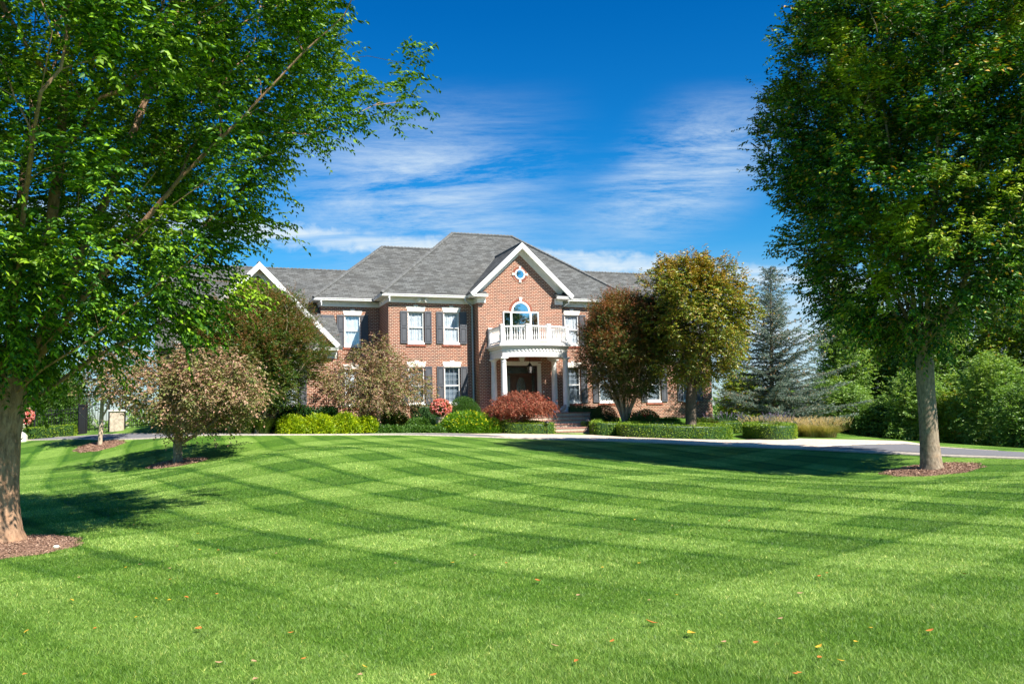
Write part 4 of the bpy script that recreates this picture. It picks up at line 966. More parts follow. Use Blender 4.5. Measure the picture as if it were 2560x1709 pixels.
# ------------------------------------------------------------ trees
def prof_px(base_u, D, rows):
    """rows (v, uleft, uright) of the crown outline, turned into (height, radius, offset) at distance D"""
    b = gnd(base_u, D); ba = lat_dep(b)[0]; out = []
    for v, ul, ur in rows:
        m = pix((ul+ur)/2, v, D); out.append((m[2]-b[2], (ur-ul)/2/FPX*D, float(lat_dep(m)[0]-ba)))
    return b, sorted(out)
def tree(name, label, cat, base, prof, fork_h, tr, mbark, mleaf, nT, per, nl, leaf, seeds=None, alpha=.45, droop=.25, sprd=.16, shoot=.5, bias=.4, group=None, seg=.4, tipr=.006, dsc=1.0, stems=None, minr=0.0, sub=None, flare=.25, upb=.25, crown_name='crown', lean=(0, 0), fold=.18, lump=(.10, .07), wex=1.6, ex=2.8):
    T = empty(name, base, label, cat, group)
    prof = [(h_-(shoot*.35 if i_ == len(prof)-1 else 0), max(r_*.35, r_-shoot*.5), o_) for i_, (h_, r_, o_) in enumerate(prof)]
    pts = crown_pts(nT, base, prof, bias, dsc=dsc, minr=minr, lump=lump, wex=wex)
    if seeds is None:
        top = base+np.array([lean[0], lean[1], fork_h])
        k = max(3, int(fork_h/.3)); s0 = [base+(top-base)*i/k+np.r_[rng.normal(0, .015, 2), 0]*(i > 0) for i in range(k+1)]; s0[0] = base-np.array([0, 0, .1]); seeds = [s0]
    P, par, te = grow(seeds, pts, alpha, seg); r = radii(P, par, tipr, ex, base=tr)
    limbs('trunk', P-base, par, r, mbark, T, 0.0, 10, flare)
    cen = base+np.array([0, 0, prof[0][0]*.6+prof[-1][0]*.4*.6]); a, d, ax = sprays(P[te], cen, per, shoot, droop, sprd, nl, upb)
    leaves(crown_name, a-base, d, leaf[0], leaf[1], mleaf, T, fold)
    if sub:   # a second kind of tip growth on the upper outside of the crown
        mm, frac, nm, lf = sub; e = P[te]; hh = (e[:, 2]-e[:, 2].min())/(np.ptp(e[:, 2])+1e-6); od = unit(e-cen)
        sc_ = hh+.35*rng.random(len(e)); pick = e[np.argsort(-sc_)[:int(len(e)*frac)]]
        a, d, _ = sprays(pick+od[np.argsort(-sc_)[:int(len(e)*frac)]]*.18, cen, max(2, per), shoot*.8, droop*.3, sprd, nl, .5); leaves(nm, a-base, d, lf[0], lf[1], mm, T)
    return T
L_ZEL = leafmat('zelkova_leaves', [(0.018, 0.060, 0.008), (0.035, 0.11, 0.010), (0.085, 0.21, 0.012), (0.23, 0.40, 0.015)], None, .18, .5, .48, (1.3, 1.4, .3), .28, alt=(0.24, 0.34, 0.015), altr=(.49, .68))
L_ZEL2 = leafmat('zelkova_leaves_turning', [(0.010, 0.045, 0.010), (0.022, 0.085, 0.012), (0.055, 0.165, 0.013), (0.17, 0.31, 0.015)], (0.50, 0.28, 0.03), .14, .28, .48, (1.3, 1.4, .3), .28, alt=(0.33, 0.42, 0.02), altr=(.53, .66))
# near left tree with an upswept fan of limbs
b0 = gnd(-14, 13.4)
def W(*a): return [upix(u, v, D) for u, v, D in a]
trunk = [b0-np.array([0, 0, .12]), b0+np.array([0, 0, .25])]+W((-10, 1200, 13.4), (-4, 1090, 13.4), (8, 1010, 13.4), (20, 945, 13.4))
f0 = trunk[-1]
sd = [trunk,
      [f0]+W((50, 860, 13.2), (95, 720, 13.0), (128, 560, 12.8), (150, 380, 12.5), (165, 150, 12.2), (175, -120, 12)),
      [f0]+W((75, 880, 13.5), (135, 780, 13.7), (200, 640, 13.9), (270, 490, 14.0), (345, 300, 14.2), (430, 80, 14.4), (470, -80, 14.5)),
      [trunk[-2]]+W((66, 950, 13.4), (120, 860, 13.3), (215, 735, 13.2), (330, 590, 13.0), (455, 440, 12.8), (600, 300, 12.6), (760, 130, 12.4), (860, 40, 12.3)),
      [f0]+W((90, 885, 13.1), (180, 790, 12.8), (300, 640, 12.5), (420, 520, 12.3), (560, 420, 12.1), (700, 380, 12)),
      [trunk[-3]]+W((60, 1010, 13.5), (140, 960, 13.8), (230, 895, 14.2), (330, 845, 14.6), (460, 780, 14.9), (560, 700, 15)),
      [trunk[-2]]+W((110, 920, 13.0), (200, 865, 12.7), (300, 790, 12.4), (410, 700, 12.2), (520, 620, 12.1)),
      [f0]+W((30, 850, 13.6), (30, 700, 14.2), (50, 500, 15), (80, 250, 16), (90, 0, 16.6)),
      [f0]+W((-20, 860, 13.2), (-80, 740, 13), (-150, 560, 12.7), (-240, 340, 12.3), (-330, 80, 12)),
      [f0]+W((-40, 880, 13.5), (-160, 760, 14), (-320, 600, 14.6), (-480, 400, 15)),
      [f0]+W((20, 850, 12.8), (45, 700, 12.0), (60, 520, 11.2), (90, 300, 10.3), (130, 80, 9.6)),
      [f0]+W((60, 860, 12.9), (150, 740, 12.2), (240, 620, 11.4), (320, 520, 10.8), (390, 430, 10.3)),
      [f0]+W((-30, 870, 12.9), (-110, 740, 12.0), (-180, 620, 11.2))]
rows = [(960, -120, 130), (905, -230, 270), (850, -330, 400), (790, -420, 520), (720, -520, 590), (650, -600, 610), (590, -650, 650), (540, -690, 690), (450, -720, 745), (360, -760, 810), (240, -820, 930), (110, -880, 1045), (-40, -870, 1010), (-200, -800, 930), (-350, -660, 780), (-480, -460, 560), (-570, -220, 300)]
_, pr = prof_px(-2, 13.4, rows)
tree('zelkova_tree', 'big vase shaped zelkova with warm brown limbs filling the near left of the lawn', 'tree', b0, pr, 2.3, .29, M_BARK_L, L_ZEL, 1250, 18, 16, (.092, .043), seeds=sd, alpha=.42, droop=.28, sprd=.15, shoot=.52, bias=.40, seg=.35, tipr=.0045, flare=.8, lump=(.05, .05), wex=1.25, ex=3.6)
# right tree by the drive
b1 = gnd(2330, 27.6)
rows = [(925, 2270, 2350), (880, 2210, 2420), (830, 2140, 2490), (780, 2080, 2540), (700, 2000, 2620), (620, 1965, 2670), (540, 1930, 2710), (450, 1905, 2740), (350, 1890, 2760), (220, 1890, 2760), (100, 1900, 2740), (20, 1930, 2700), (-20, 1990, 2640), (-60, 2090, 2540), (-90, 2200, 2430)]
_, pr1 = prof_px(2330, 27.6, rows)
fk = [b1-np.array([0, 0, .1])]+[upix(u, v, 27.6) for u, v in ((2328, 1160), (2324, 1100), (2319, 1030), (2313, 960), (2311, 905), (2310, 885))]
sd1 = [fk]
for k in range(13):
    t = 2*math.pi*k/13+.3; rr = (1.0, 1.9, 2.7)[k % 3]*1.25; q = fk[-1-(k % 2)]; e = np.array([math.cos(t), math.sin(t), 0])
    sd1.append([q, q+e*rr*.14+[0, 0, .9], q+e*rr*.34+[0, 0, 2.2], q+e*rr*.6+[0, 0, 4.0], q+e*rr*.95+[0, 0, 6.2], q+e*rr*1.25+[0, 0, 8.2]])
tree('zelkova_tree', 'tall zelkova with smooth grey trunk and yellowing crown beside the drive at the right', 'tree', b1, pr1, 3.5, .255, M_BARK_G, L_ZEL2, 1350, 17, 12, (.14, .064), seeds=sd1, alpha=.40, droop=.25, sprd=.18, shoot=.58, bias=.38, seg=.45, tipr=.006, flare=.6, lump=(.05, .05), ex=3.2)

L_DOG = leafmat('dogwood_leaves', [(0.13, 0.17, 0.035), (0.29, 0.18, 0.09), (0.42, 0.22, 0.15), (0.50, 0.32, 0.22), (0.19, 0.24, 0.045)], None, .22, 1.6, .5, (1.2, 1.0, .7), .3, alt=(0.12, 0.16, 0.03), altr=(.48, .62))
L_DOGU = leafmat('dogwood_under_leaves', [(0.06, 0.10, 0.02), (0.13, 0.13, 0.03)], None, .3)
b, p = prof_px(444, 31.5, [(862, 450, 560), (890, 390, 610), (925, 320, 660), (965, 288, 695), (1005, 300, 700), (1040, 345, 660), (1070, 390, 560), (1085, 420, 480)])
sdd = [[b-np.array([0, 0, .1]), b+[0, 0, .3], b+[-.02, .0, .62], b+[0.0, 0, .9]]]
q = sdd[0]
for st, e in ((q[2], [-1.2, .2, 1.5]), (q[3], [.9, -.1, 1.6]), (q[3], [.1, .2, 2.3]), (q[3], [-.6, .6, 2.2]), (q[2], [1.5, .4, 1.1]), (q[3], [.5, .9, 2.0])):
    e = np.array(e); w_ = RH*e[0]+FH*e[1]; sdd.append([st, st+w_*.35+[0, 0, e[2]*.28], st+w_*.7+[0, 0, e[2]*.62], st+w_+[0, 0, e[2]]])
tree('dogwood_tree', 'spreading dogwood with pinkish brown leaves on a mulch ring in the left lawn', 'tree', b, p, .9, .14, M_BARK_G, L_DOG, 620, 6, 7, (.105, .055), seeds=sdd, dsc=.85, lump=(.14, .12), alpha=.35, droop=.5, sprd=.12, shoot=.3, bias=.45, seg=.22, tipr=.006, flare=.3, upb=.1)
b, p = prof_px(250, 37, [(865, 270, 360), (895, 205, 390), (930, 185, 385), (965, 185, 350), (1000, 210, 320)])
sdd = [[b-np.array([0, 0, .1]), b+[0, 0, .4], b+[0.02, 0, .7], b+[.03, 0, 1.1], b+[.05, 0, 1.9], b+[.1, 0, 2.8]]]
q = sdd[0]
for st, e in ((q[2], [-.55, .1, 1.3]), (q[1], [.8, 0, 1.0]), (q[2], [-.9, .3, 1.9]), (q[3], [.5, .3, 1.5]), (q[2], [-.9, -.1, .75]), (q[2], [.7, .2, 1.3])):
    e = np.array(e); w_ = RH*e[0]+FH*e[1]; sdd.append([st, st+w_*.4+[0, 0, e[2]*.3], st+w_*.75+[0, 0, e[2]*.65], st+w_+[0, 0, e[2]]])
tree('dogwood_tree', 'small thin dogwood with pale bare lower stems left of the spreading one', 'tree', b, p, 1.1, .085, M_BARK_P, L_DOG, 240, 5, 6, (.12, .06), seeds=sdd, alpha=.4, droop=.45, sprd=.12, shoot=.3, bias=.5, seg=.25, tipr=.006, upb=.1)
b, p = prof_px(946, 44.4, [(828, 930, 950), (855, 905, 975), (885, 868, 1012), (915, 828, 1050), (955, 795, 1085), (990, 790, 1100), (1012, 830, 1060), (1030, 880, 1000)])
tree('dogwood_tree', 'pink brown dogwood standing close to the brick wall behind golden shrubs', 'tree', b, p, .8, .12, M_BARK_G, L_DOG, 640, 6, 6, (.10, .052), lump=(.09, .08), wex=1.9, alpha=.4, droop=.45, sprd=.14, shoot=.32, bias=.45, seg=.25, upb=.1)

L_CRA = leafmat('crape_leaves', [(0.030, 0.075, 0.012), (0.05, 0.12, 0.016), (0.085, 0.15, 0.02), (0.12, 0.12, 0.02)], None, .3, 1.2, .4, alt=(0.17, 0.11, 0.03), altr=(.5, .72))
L_CRR = leafmat('crape_seed_heads', [(0.22, 0.09, 0.03), (0.32, 0.15, 0.055), (0.17, 0.11, 0.03)], None, .2)
b, p = prof_px(645, 40.2, [(728, 630, 700), (752, 560, 752), (790, 490, 788), (850, 435, 803), (915, 425, 803), (970, 450, 775), (1010, 500, 740)])
def multi(b, n, sprd, h, jit=.12):
    out = [[b-np.array([0, 0, .08]), b+[0, 0, .12]]]
    for k in range(n):
        t = 2*math.pi*k/n+.4; e = np.array([math.cos(t), math.sin(t), 0])*sprd*(.55+.45*rng.random())
        out.append([out[0][1], b+e*.12+[0, 0, h*.2], b+e*.35+[0, 0, h*.5], b+e*.65+[0, 0, h*.78], b+e+[0, 0, h]])
    return out
tree('crape_myrtle', 'large rounded green crape myrtle with rusty tips before the left gable', 'tree', b, p, .3, .16, M_BARK_P, L_CRA, 1700, 11, 9, (.085, .042), seeds=multi(b, 7, 1.0, 2.0), alpha=.4, droop=.15, sprd=.16, shoot=.36, bias=.38, seg=.3, sub=(L_CRR, .6, 'seed_heads', (.05, .026)), upb=.35)
L_CRA2 = leafmat('crape_leaves_dark', [(0.022, 0.06, 0.012), (0.045, 0.10, 0.016), (0.09, 0.13, 0.02), (0.15, 0.10, 0.025)], None, .15, 1.2, .4, alt=(0.22, 0.10, 0.03), altr=(.5, .7))
L_CRR2 = leafmat('rust_seed_heads', [(0.28, 0.085, 0.03), (0.38, 0.14, 0.05), (0.17, 0.07, 0.025)], None, .2)
b, p = prof_px(1563, 46.3, [(732, 1530, 1580), (765, 1475, 1660), (800, 1450, 1690), (860, 1432, 1700), (915, 1440, 1690), (955, 1470, 1665), (985, 1495, 1640)])
tree('crape_myrtle', 'rust and dark green crape myrtle with many tan stems right of the porch', 'tree', b, p, .3, .17, M_BARK_P, L_CRA2, 1500, 10, 9, (.085, .042), seeds=multi(b, 9, 1.05, 2.1), lump=(.13, .10), alpha=.36, droop=.15, sprd=.16, shoot=.36, bias=.38, seg=.3, sub=(L_CRR2, .58, 'seed_heads', (.055, .028)), upb=.45)
L_GLD = leafmat('gold_leaves', [(0.30, 0.24, 0.02), (0.42, 0.30, 0.03), (0.38, 0.18, 0.04)], None, .15, 2)
L_PEAR = leafmat('pear_leaves', [(0.07, 0.12, 0.012), (0.13, 0.19, 0.015), (0.22, 0.27, 0.02), (0.34, 0.29, 0.03), (0.26, 0.15, 0.035)], None, .18, .9, .38, (1.3, 1.2, .4), .4, alt=(0.09, 0.13, 0.014), altr=(.48, .66))
b, p = prof_px(1727, 44.5, [(640, 1690, 1760), (665, 1640, 1815), (700, 1615, 1850), (745, 1600, 1880), (800, 1585, 1895), (850, 1590, 1890), (900, 1625, 1860), (945, 1660, 1810)])
fk = [b-np.array([0, 0, .1])]+[upix(u, v, 44.5) for u, v in ((1727, 1045), (1727, 1000), (1729, 980))]
sdd = [fk]; q = fk[-1]
for e in ([-.9, .2, 2.4], [-.3, .5, 3.4], [.5, -.2, 3.0], [1.1, .3, 2.2], [-1.7, -.3, .9], [.15, -.5, 4.0], [-.6, -.6, 2.8], [1.5, -.2, 1.5]):
    w_ = RH*e[0]+FH*e[1]; sdd.append([q, q+w_*.25+[0, 0, e[2]*.3], q+w_*.6+[0, 0, e[2]*.65], q+w_+[0, 0, e[2]]])
tree('pear_tree', 'olive and yellow turning tree with dark trunk before the right end of the house', 'tree', b, p, 1.4, .25, M_BARK_D, L_PEAR, 760, 9, 8, (.125, .072), seeds=sdd, lump=(.16, .13), alpha=.4, droop=.45, sprd=.17, shoot=.4, bias=.42, seg=.35, upb=.1, sub=(L_GLD, .18, 'turning_leaves', (.12, .07)))
L_MAP = leafmat('maple_leaves', [(0.12, 0.032, 0.018), (0.26, 0.075, 0.038), (0.38, 0.16, 0.085), (0.20, 0.07, 0.035)], (0.45, 0.06, 0.04), .22, 2.5, .5, (1.4, .7, .6), .3)
b, p = prof_px(1297, 44.4, [(980, 1275, 1330), (988, 1250, 1355), (1002, 1225, 1375), (1016, 1208, 1388), (1028, 1206, 1388), (1034, 1240, 1350)])
tree('japanese_maple', 'low weeping dark red maple in front of the porch steps', 'tree', b, p, .75, .06, M_BARK_D, L_MAP, 600, 6, 8, (.085, .03), alpha=.4, droop=.8, sprd=.08, shoot=.2, bias=.35, seg=.16, tipr=.005, upb=.1)

# blue atlas cedar
L_CED = leafmat('cedar_needles', [(0.08, 0.13, 0.095), (0.15, 0.21, 0.165), (0.26, 0.32, 0.25)], (0.42, 0.27, 0.13), .12, 2, .5, (1.1, 1.2, 1), .3)
L_CON = leafmat('cedar_cones', [(0.42, 0.26, 0.13), (0.30, 0.19, 0.10)], None, .05)
b = gnd(1932, 50); C_ = empty('blue_cedar', b, 'blue grey cedar with long open branches right of the house', 'tree')
top = upix(1926, 672, 50)-b; Hc = top[2]; mb = MB(); tp = [(0, 0, -.1), (0.0, 0, 1), (top[0]*.4, top[1]*.4, Hc*.45), tuple(top)]
tpi = [np.array([np.interp(t, [0, .1, .5, 1], [p_[i] for p_ in tp]) for i in range(3)]) for t in np.linspace(0, 1, 26)]
mb.tube(tpi, np.linspace(.17, .012, 26), 8); LP, LD, CP, CDr = [], [], [], []
for k in range(215):
    f = (k+.5)/215; h = .25+(Hc-.35)*f**1.08; a = k*2.39996+rng.normal(0, .3); Lb = (3.7*(1-f)**.95+.25)*(.38+.78*rng.random())
    Lb *= (1.12 if f < .35 else 1)*(1+.22*math.sin(2*a+f*9)+.25*math.cos(a+YAW)*(1-f))
    elev = .16+.55*f+rng.normal(0, .13); o = np.array([np.interp(h, [q_[2] for q_ in tpi], [q_[i] for q_ in tpi]) for i in (0, 1)]+[h]); e = np.array([math.cos(a), math.sin(a), 0])
    n_s = max(5, int(Lb/.13)); t = np.linspace(0, 1, n_s); pp = o+e*(Lb*t)[:, None]+np.array([0, 0, 1])*(math.tan(elev)*Lb*t-.22*Lb*t*(1-t)*(1-f)-.10*Lb*t**2)[:, None]
    mb.tube(pp, np.linspace(.035*(1-f)+.008, .004, n_s), 4)
    for j in range(1, n_s):
        for s_ in (-1, 1):
            if rng.random() < .15: continue
            ls = (.20+.70*Lb*.28*(1-t[j]))*(.6+.7*rng.random()); sd_ = np.array([-e[1], e[0], 0])*s_; dr = unit(e*.75+sd_*.8+np.array([0, 0, rng.normal(0.02, .2)]))
            mq = max(3, int(ls/.045)); tt = np.linspace(.05, 1, mq)[:, None]; sp = pp[j]+dr*ls*tt+np.array([0, 0, -.12])*ls*tt**2
            LP.append(np.repeat(sp, 4, 0)); nd = unit(dr*.6+rng.normal(0, .75, (mq*4, 3))+np.array([0, 0, .35])); LD.append(nd)
            if rng.random() < .10 and f > .25: CP.append(sp[-2]+[0, 0, .04]); 
LP = np.concatenate(LP); LD = np.concatenate(LD); mb.build('trunk', M_BARK_G, C_, True); leaves('needles', LP, LD, .095, .032, L_CED, C_, shape=3)
CP = np.array(CP); CP = np.repeat(CP, 5, 0)+rng.normal(0, .02, (len(CP)*5, 3)); leaves('cones', CP, rng.normal(0, .3, (len(CP), 3))+[0, 0, 1], .07, .05, L_CON, C_)

# woods at the right and behind
L_W = [leafmat('wood_leaves_a', [(0.075, 0.16, 0.028), (0.16, 0.27, 0.055), (0.30, 0.42, 0.13)], None, .35, .6, .42, alt=(0.24, 0.32, 0.05)),
       leafmat('wood_leaves_b', [(0.05, 0.115, 0.02), (0.10, 0.19, 0.035), (0.20, 0.31, 0.075)], None, .3, .6, .42, alt=(0.15, 0.24, 0.03)),
       leafmat('wood_leaves_c', [(0.10, 0.17, 0.015), (0.20, 0.28, 0.025), (0.32, 0.36, 0.04)], (0.45, 0.2, .05), .35, .6, .42)]
woods = [(2105, 58, 762, 62, 0, 'slim pale green birch-like tree nearest the cedar in the wood'), (2175, 62, 800, 75, 0, 'bushy mid green tree behind the slim one at the wood edge'),
         (2255, 60, 850, 80, 1, 'dark green wood tree seen just left of the grey trunk'), (2345, 57, 820, 80, 0, 'bright leaved wood tree right behind the grey trunk'),
         (2430, 60, 770, 85, 1, 'broad dark wood tree right of the grey trunk'), (2515, 56, 745, 80, 2, 'tall yellow green wood tree near the right edge'), (2610, 55, 690, 100, 1, 'tallest dark wood tree cut by the right edge')]
for u, D, vt, hw, mi, lb in woods:
    rows = [(vt-15, u-hw*.2, u+hw*.2), (vt+40, u-hw*.7, u+hw*.7), (vt+110, u-hw, u+hw), (vt+190, u-hw*1.1, u+hw*1.1), (1040, u-hw*1.05, u+hw*1.05), (1085, u-hw*.8, u+hw*.8)]
    rows = sorted({r[0]: r for r in rows}.values()); b, p = prof_px(u, D, [(r_[0]-(55 if r_[0] < 1000 else 0), r_[1], r_[2]) for r_ in rows])
    tree('woodland_tree', lb, 'tree', b, p, 1.2, .17, M_BARK_D, L_W[mi], 640, 6, 8, (.17, .09), lump=(.16, .12), alpha=.5, droop=.3, sprd=.26, shoot=.6, bias=.38, seg=.6, tipr=.01, group='trees of the wood at the right')
low = [(2050, 54, 955, 50, 1, 'low dark shrub in the wood beside the cedar'), (2120, 50.5, 965, 60, 0, 'light green bush at the foot of the wood left of the trunk'), (2200, 48.5, 1005, 55, 1, 'dark bush at the wood foot above the tan grasses'), (2290, 46.5, 930, 66, 0, 'tall green bush directly behind the grey trunk'),
       (2385, 45, 985, 62, 2, 'yellow green bush just right of the grey trunk'), (2480, 43, 890, 70, 0, 'tallest green bush by the drive near the right edge'), (2575, 40, 960, 75, 1, 'green bush cut by the right edge above the drive')]
for u, D, vt, hw, mi, lb in low:
    vb = 1068-0.021*(u-1280)-(float(terr(*gnd(u, D)[:2])[0])-1.6)*FPX/D
    b, p = prof_px(u, D, [(vt, u-hw*.3, u+hw*.3), (vt+25, u-hw*.8, u+hw*.8), (vt+60, u-hw, u+hw), (vb-22, u-hw*1.02, u+hw*1.02), (vb-3, u-hw*.9, u+hw*.9)])
    tree('woodland_bush', lb, 'bush', b, p, .15, .06, M_BARK_D, L_W[mi], 400, 6, 8, (.12, .065), lump=(.16, .14), alpha=.5, droop=.25, sprd=.2, shoot=.4, bias=.33, seg=.4, group='bushes at the foot of the wood')
b, p = prof_px(1852, 56, [(930, 1840, 1865), (955, 1815, 1890), (1000, 1800, 1905), (1040, 1810, 1900)])
tree('yellowing_bush', 'yellow green bush between the house corner and the cedar', 'bush', b, p, .4, .08, M_BARK_D, L_W[2], 330, 5, 8, (.14, .08), alpha=.5, sprd=.2, shoot=.4, seg=.4)
# evergreens behind the left fence
L_ARB = leafmat('arborvitae_leaves', [(0.04, 0.10, 0.012), (0.07, 0.16, 0.02), (0.12, 0.22, 0.03)], None, .2, 1.0, .5)
for i, (u, D, vt, hw, lb) in enumerate([(70, 48, 850, 50, 'bright green evergreen behind the fence, nearest the big trunk'), (130, 49, 880, 46, 'middle evergreen behind the iron fence'), (182, 50, 930, 38, 'shortest evergreen behind the fence, left of the black gate post')]):
    b, p = prof_px(u, D, [(vt, u-8, u+8), (vt+40, u-hw*.6, u+hw*.6), (vt+100, u-hw, u+hw), (1075, u-hw*1.05, u+hw*1.05), (1090, u-hw*.9, u+hw*.9)] if vt < 960 else [])
    tree('evergreen_tree', lb, 'tree', b, p, .3, .1, M_BARK_D, L_ARB, 520, 6, 8, (.10, .05), alpha=.5, droop=.0, sprd=.14, shoot=.36, bias=.3, seg=.4, group='evergreens behind the fence', upb=.5)

# ------------------------------------------------------------ shrubs and hedges
def leafy(name, label, cat, u, D, ra, rd, h, m, nleaf, lf, lump=.12, group=None, zlift=0, core=None, extra=None, top=.5, spray_=.12, rnd=.6):
    """shrub: dome of shoots. ra, rd plan radii, h height"""
    b = gnd(u, D); T = empty(name, b, label, cat, group)
    n = nleaf; th = rng.random(n)*2*math.pi; cz = rng.random(n)*1.15-.15; sq = np.sqrt(np.maximum(0, 1-np.clip(cz, 0, 1)**2))
    q = (.80+.2*rng.random(n)**.5)*(1+lump*np.sin(4*th+2)*np.cos(5*cz)+lump*.8*np.sin(9*th-3*cz)); e = np.stack([np.cos(th)*sq, np.sin(th)*sq, np.clip(cz, -.15, 1)], 1)
    L_ = np.stack([e[:, 0]*q*ra, e[:, 1]*q*rd, np.maximum(.02, (e[:, 2]*(1-top*.0)+.12)/1.12*q*h)], 1)
    P = RH*L_[:, :1]+FH*L_[:, 1:2]+np.array([0, 0, 1])*L_[:, 2:]; nn = unit(RH*e[:, :1]+FH*e[:, 1:2]+np.array([0, 0, .9])*(e[:, 2:]+.15))
    leaves('foliage', P+rng.normal(0, .02, P.shape), nn+rng.normal(0, rnd, P.shape), lf[0], lf[1], m, T)
    mb = MB(); k = 7
    for j in range(k):
        t = 2*math.pi*j/k; w_ = RH*math.cos(t)*ra*.55+FH*math.sin(t)*rd*.55; mb.tube([(0, 0, -.05), tuple(w_*.5+np.array([0, 0, h*.3])), tuple(w_+np.array([0, 0, h*.7]))], [.02, .015, .006], 5)
    mb.build('stems', M_BARK_D, T)
    # dense inner twigs and leaves
    n2 = int(n*.5); th = rng.random(n2)*2*math.pi; rr = np.sqrt(rng.random(n2))*.8; zz = rng.random(n2)*.8*h*(1-rr**2*.6)
    P = RH*(np.cos(th)*rr*ra)[:, None]+FH*(np.sin(th)*rr*rd)[:, None]+np.array([0, 0, 1])*zz[:, None]; leaves('inner_foliage', P, rng.normal(0, 1, P.shape), lf[0]*1.6, lf[1]*1.8, m if core is None else core, T)
    if extra:
        nm, em, cnt, fl, ps = extra; pk = rng.integers(0, n, cnt); c_ = (RH*L_[pk, :1]+FH*L_[pk, 1:2]+np.array([0, 0, 1])*L_[pk, 2:])*1.03
        sel = c_[:, 2] > .3*h; c_ = c_[sel]; P = np.repeat(c_, ps, 0); dd = rng.normal(0, 1, P.shape)+np.array([0, 0, .5]); leaves(nm, P, dd, fl[0], fl[1], em, T, fold=.3)
    return T
L_GOLD = leafmat('golden_leaves', [(0.16, 0.26, 0.008), (0.32, 0.42, 0.01), (0.52, 0.55, 0.014)], None, .3, 2.5, .45, alt=(0.18, 0.30, 0.012))
L_DARK = leafmat('laurel_leaves', [(0.018, 0.06, 0.012), (0.03, 0.095, 0.018), (0.055, 0.14, 0.025)], None, .15, 2, .25, spec=.6)
L_BOX = leafmat('boxwood_leaves', [(0.07, 0.15, 0.010), (0.15, 0.25, 0.016), (0.26, 0.36, 0.022)], None, .2, 2.0, .42, alt=(0.24, 0.31, 0.016), altr=(.5, .7))
L_BOXD = leafmat('yew_leaves', [(0.014, 0.045, 0.010), (0.025, 0.07, 0.014), (0.045, 0.10, 0.018)], None, .15, 2.0, .45)
L_BALL = leafmat('ball_leaves', [(0.03, 0.09, 0.012), (0.05, 0.13, 0.018), (0.09, 0.18, 0.02)], None, .25, 2.0, .45)
L_YEL = leafmat('yellow_petals', [(0.75, 0.65, 0.02), (0.85, 0.80, 0.05)], None, .3, 2)
L_YGR = leafmat('bright_leaves', [(0.06, 0.17, 0.010), (0.12, 0.26, 0.014), (0.20, 0.34, 0.02)], None, .35, 2, .4)
L_PINK = leafmat('pink_petals', [(0.62, 0.10, 0.12), (0.80, 0.30, 0.30), (0.85, 0.60, 0.52)], (0.6, .04, .04), .3, 2)
L_ROSE = leafmat('red_petals', [(0.65, 0.02, 0.03), (0.75, 0.08, 0.09)], None, .3, 2)
L_COV = leafmat('cover_leaves', [(0.05, 0.13, 0.02), (0.09, 0.19, 0.03), (0.14, 0.24, 0.05)], None, .3, 2)
L_SIL = leafmat('silver_leaves', [(0.22, 0.32, 0.26), (0.32, 0.42, 0.35)], None, .2, 2)
GG = 'golden shrubs edging the left bed'
for u, D, ra, h, lb in [(729, 41.0, .64, .80, 'leftmost golden green shrub at the lawn edge'), (797, 41.5, .68, .84, 'golden green shrub second from the left in the row'), (864, 42.2, .64, .86, 'tallest golden shrub, third in the row'), (917, 42.8, .52, .66, 'smallest golden shrub beside the dark dogwood stem')]:
    leafy('golden_shrub', lb, 'shrub', u, D, ra, ra, h, L_GOLD, 4200, (.11, .05), group=GG, lump=.15, rnd=.9)
leafy('laurel_shrub', 'dark glossy laurel under the left gable window', 'shrub', 745, 42.4, 1.15, .45, 1.08, L_DARK, 6500, (.11, .045), lump=.10)
leafy('laurel_shrub', 'dark glossy shrub between the left gable and the pink dogwood', 'shrub', 818, 43.6, .75, .5, .95, L_DARK, 4000, (.11, .045), lump=.12)
leafy('boxwood_ball', 'large clipped round green bush between the downpipe and the lower window', 'shrub', 1160, 46.2, .97, .97, 1.5, L_BALL, 15000, (.045, .022), lump=.012, rnd=.4)
leafy('boxwood_ball', 'dark clipped round bush right of the porch columns', 'shrub', 1512, 46.6, .78, .78, 1.25, L_BOXD, 9000, (.045, .022), lump=.012, rnd=.4)
leafy('clipped_mound', 'rounded green bush behind the red roses', 'shrub', 1616, 47.3, .85, .7, 1.02, L_BALL, 8000, (.05, .025), lump=.03, rnd=.4)
leafy('yellow_flower_bush', 'broad bright bush dotted with yellow flowers left of the red maple', 'bush', 1165, 43.6, 1.32, .65, 1.0, L_YGR, 8500, (.085, .04), lump=.10, extra=('flowers', L_YEL, 420, (.055, .05), 4))
leafy('yellow_flower_bush', 'small yellow flowered clump touching the red maple', 'bush', 1232, 43.6, .42, .4, .68, L_YGR, 2200, (.08, .04), extra=('flowers', L_YEL, 110, (.055, .05), 4))
leafy('rose_bush', 'low rose bush with red blooms beside the tan stems', 'bush', 1607, 45.2, .95, .5, .85, L_CRA, 3800, (.08, .045), lump=.15, extra=('flowers', L_ROSE, 26, (.09, .07), 7))
leafy('pink_flower_bush', 'deep pink flowered bush right behind the tan stems', 'bush', 1588, 46.0, .45, .35, .95, L_CRA, 1500, (.08, .045), lump=.15, extra=('flowers', L_PINK, 60, (.08, .06), 7))
leafy('leafy_shrub', 'bright green low shrub left of the dark trunk by the wall', 'shrub', 1672, 47.0, .8, .5, .62, L_COV, 3800, (.10, .05), lump=.12)
leafy('leafy_shrub', 'mixed green low shrub right of the dark trunk by the wall', 'shrub', 1762, 47.0, .95, .5, .62, L_CRA, 3800, (.09, .045), lump=.15)
leafy('leafy_shrub', 'dark evergreen shrub at the right house corner', 'shrub', 1815, 48.0, .9, .6, .75, L_DARK, 3600, (.09, .045), lump=.15)
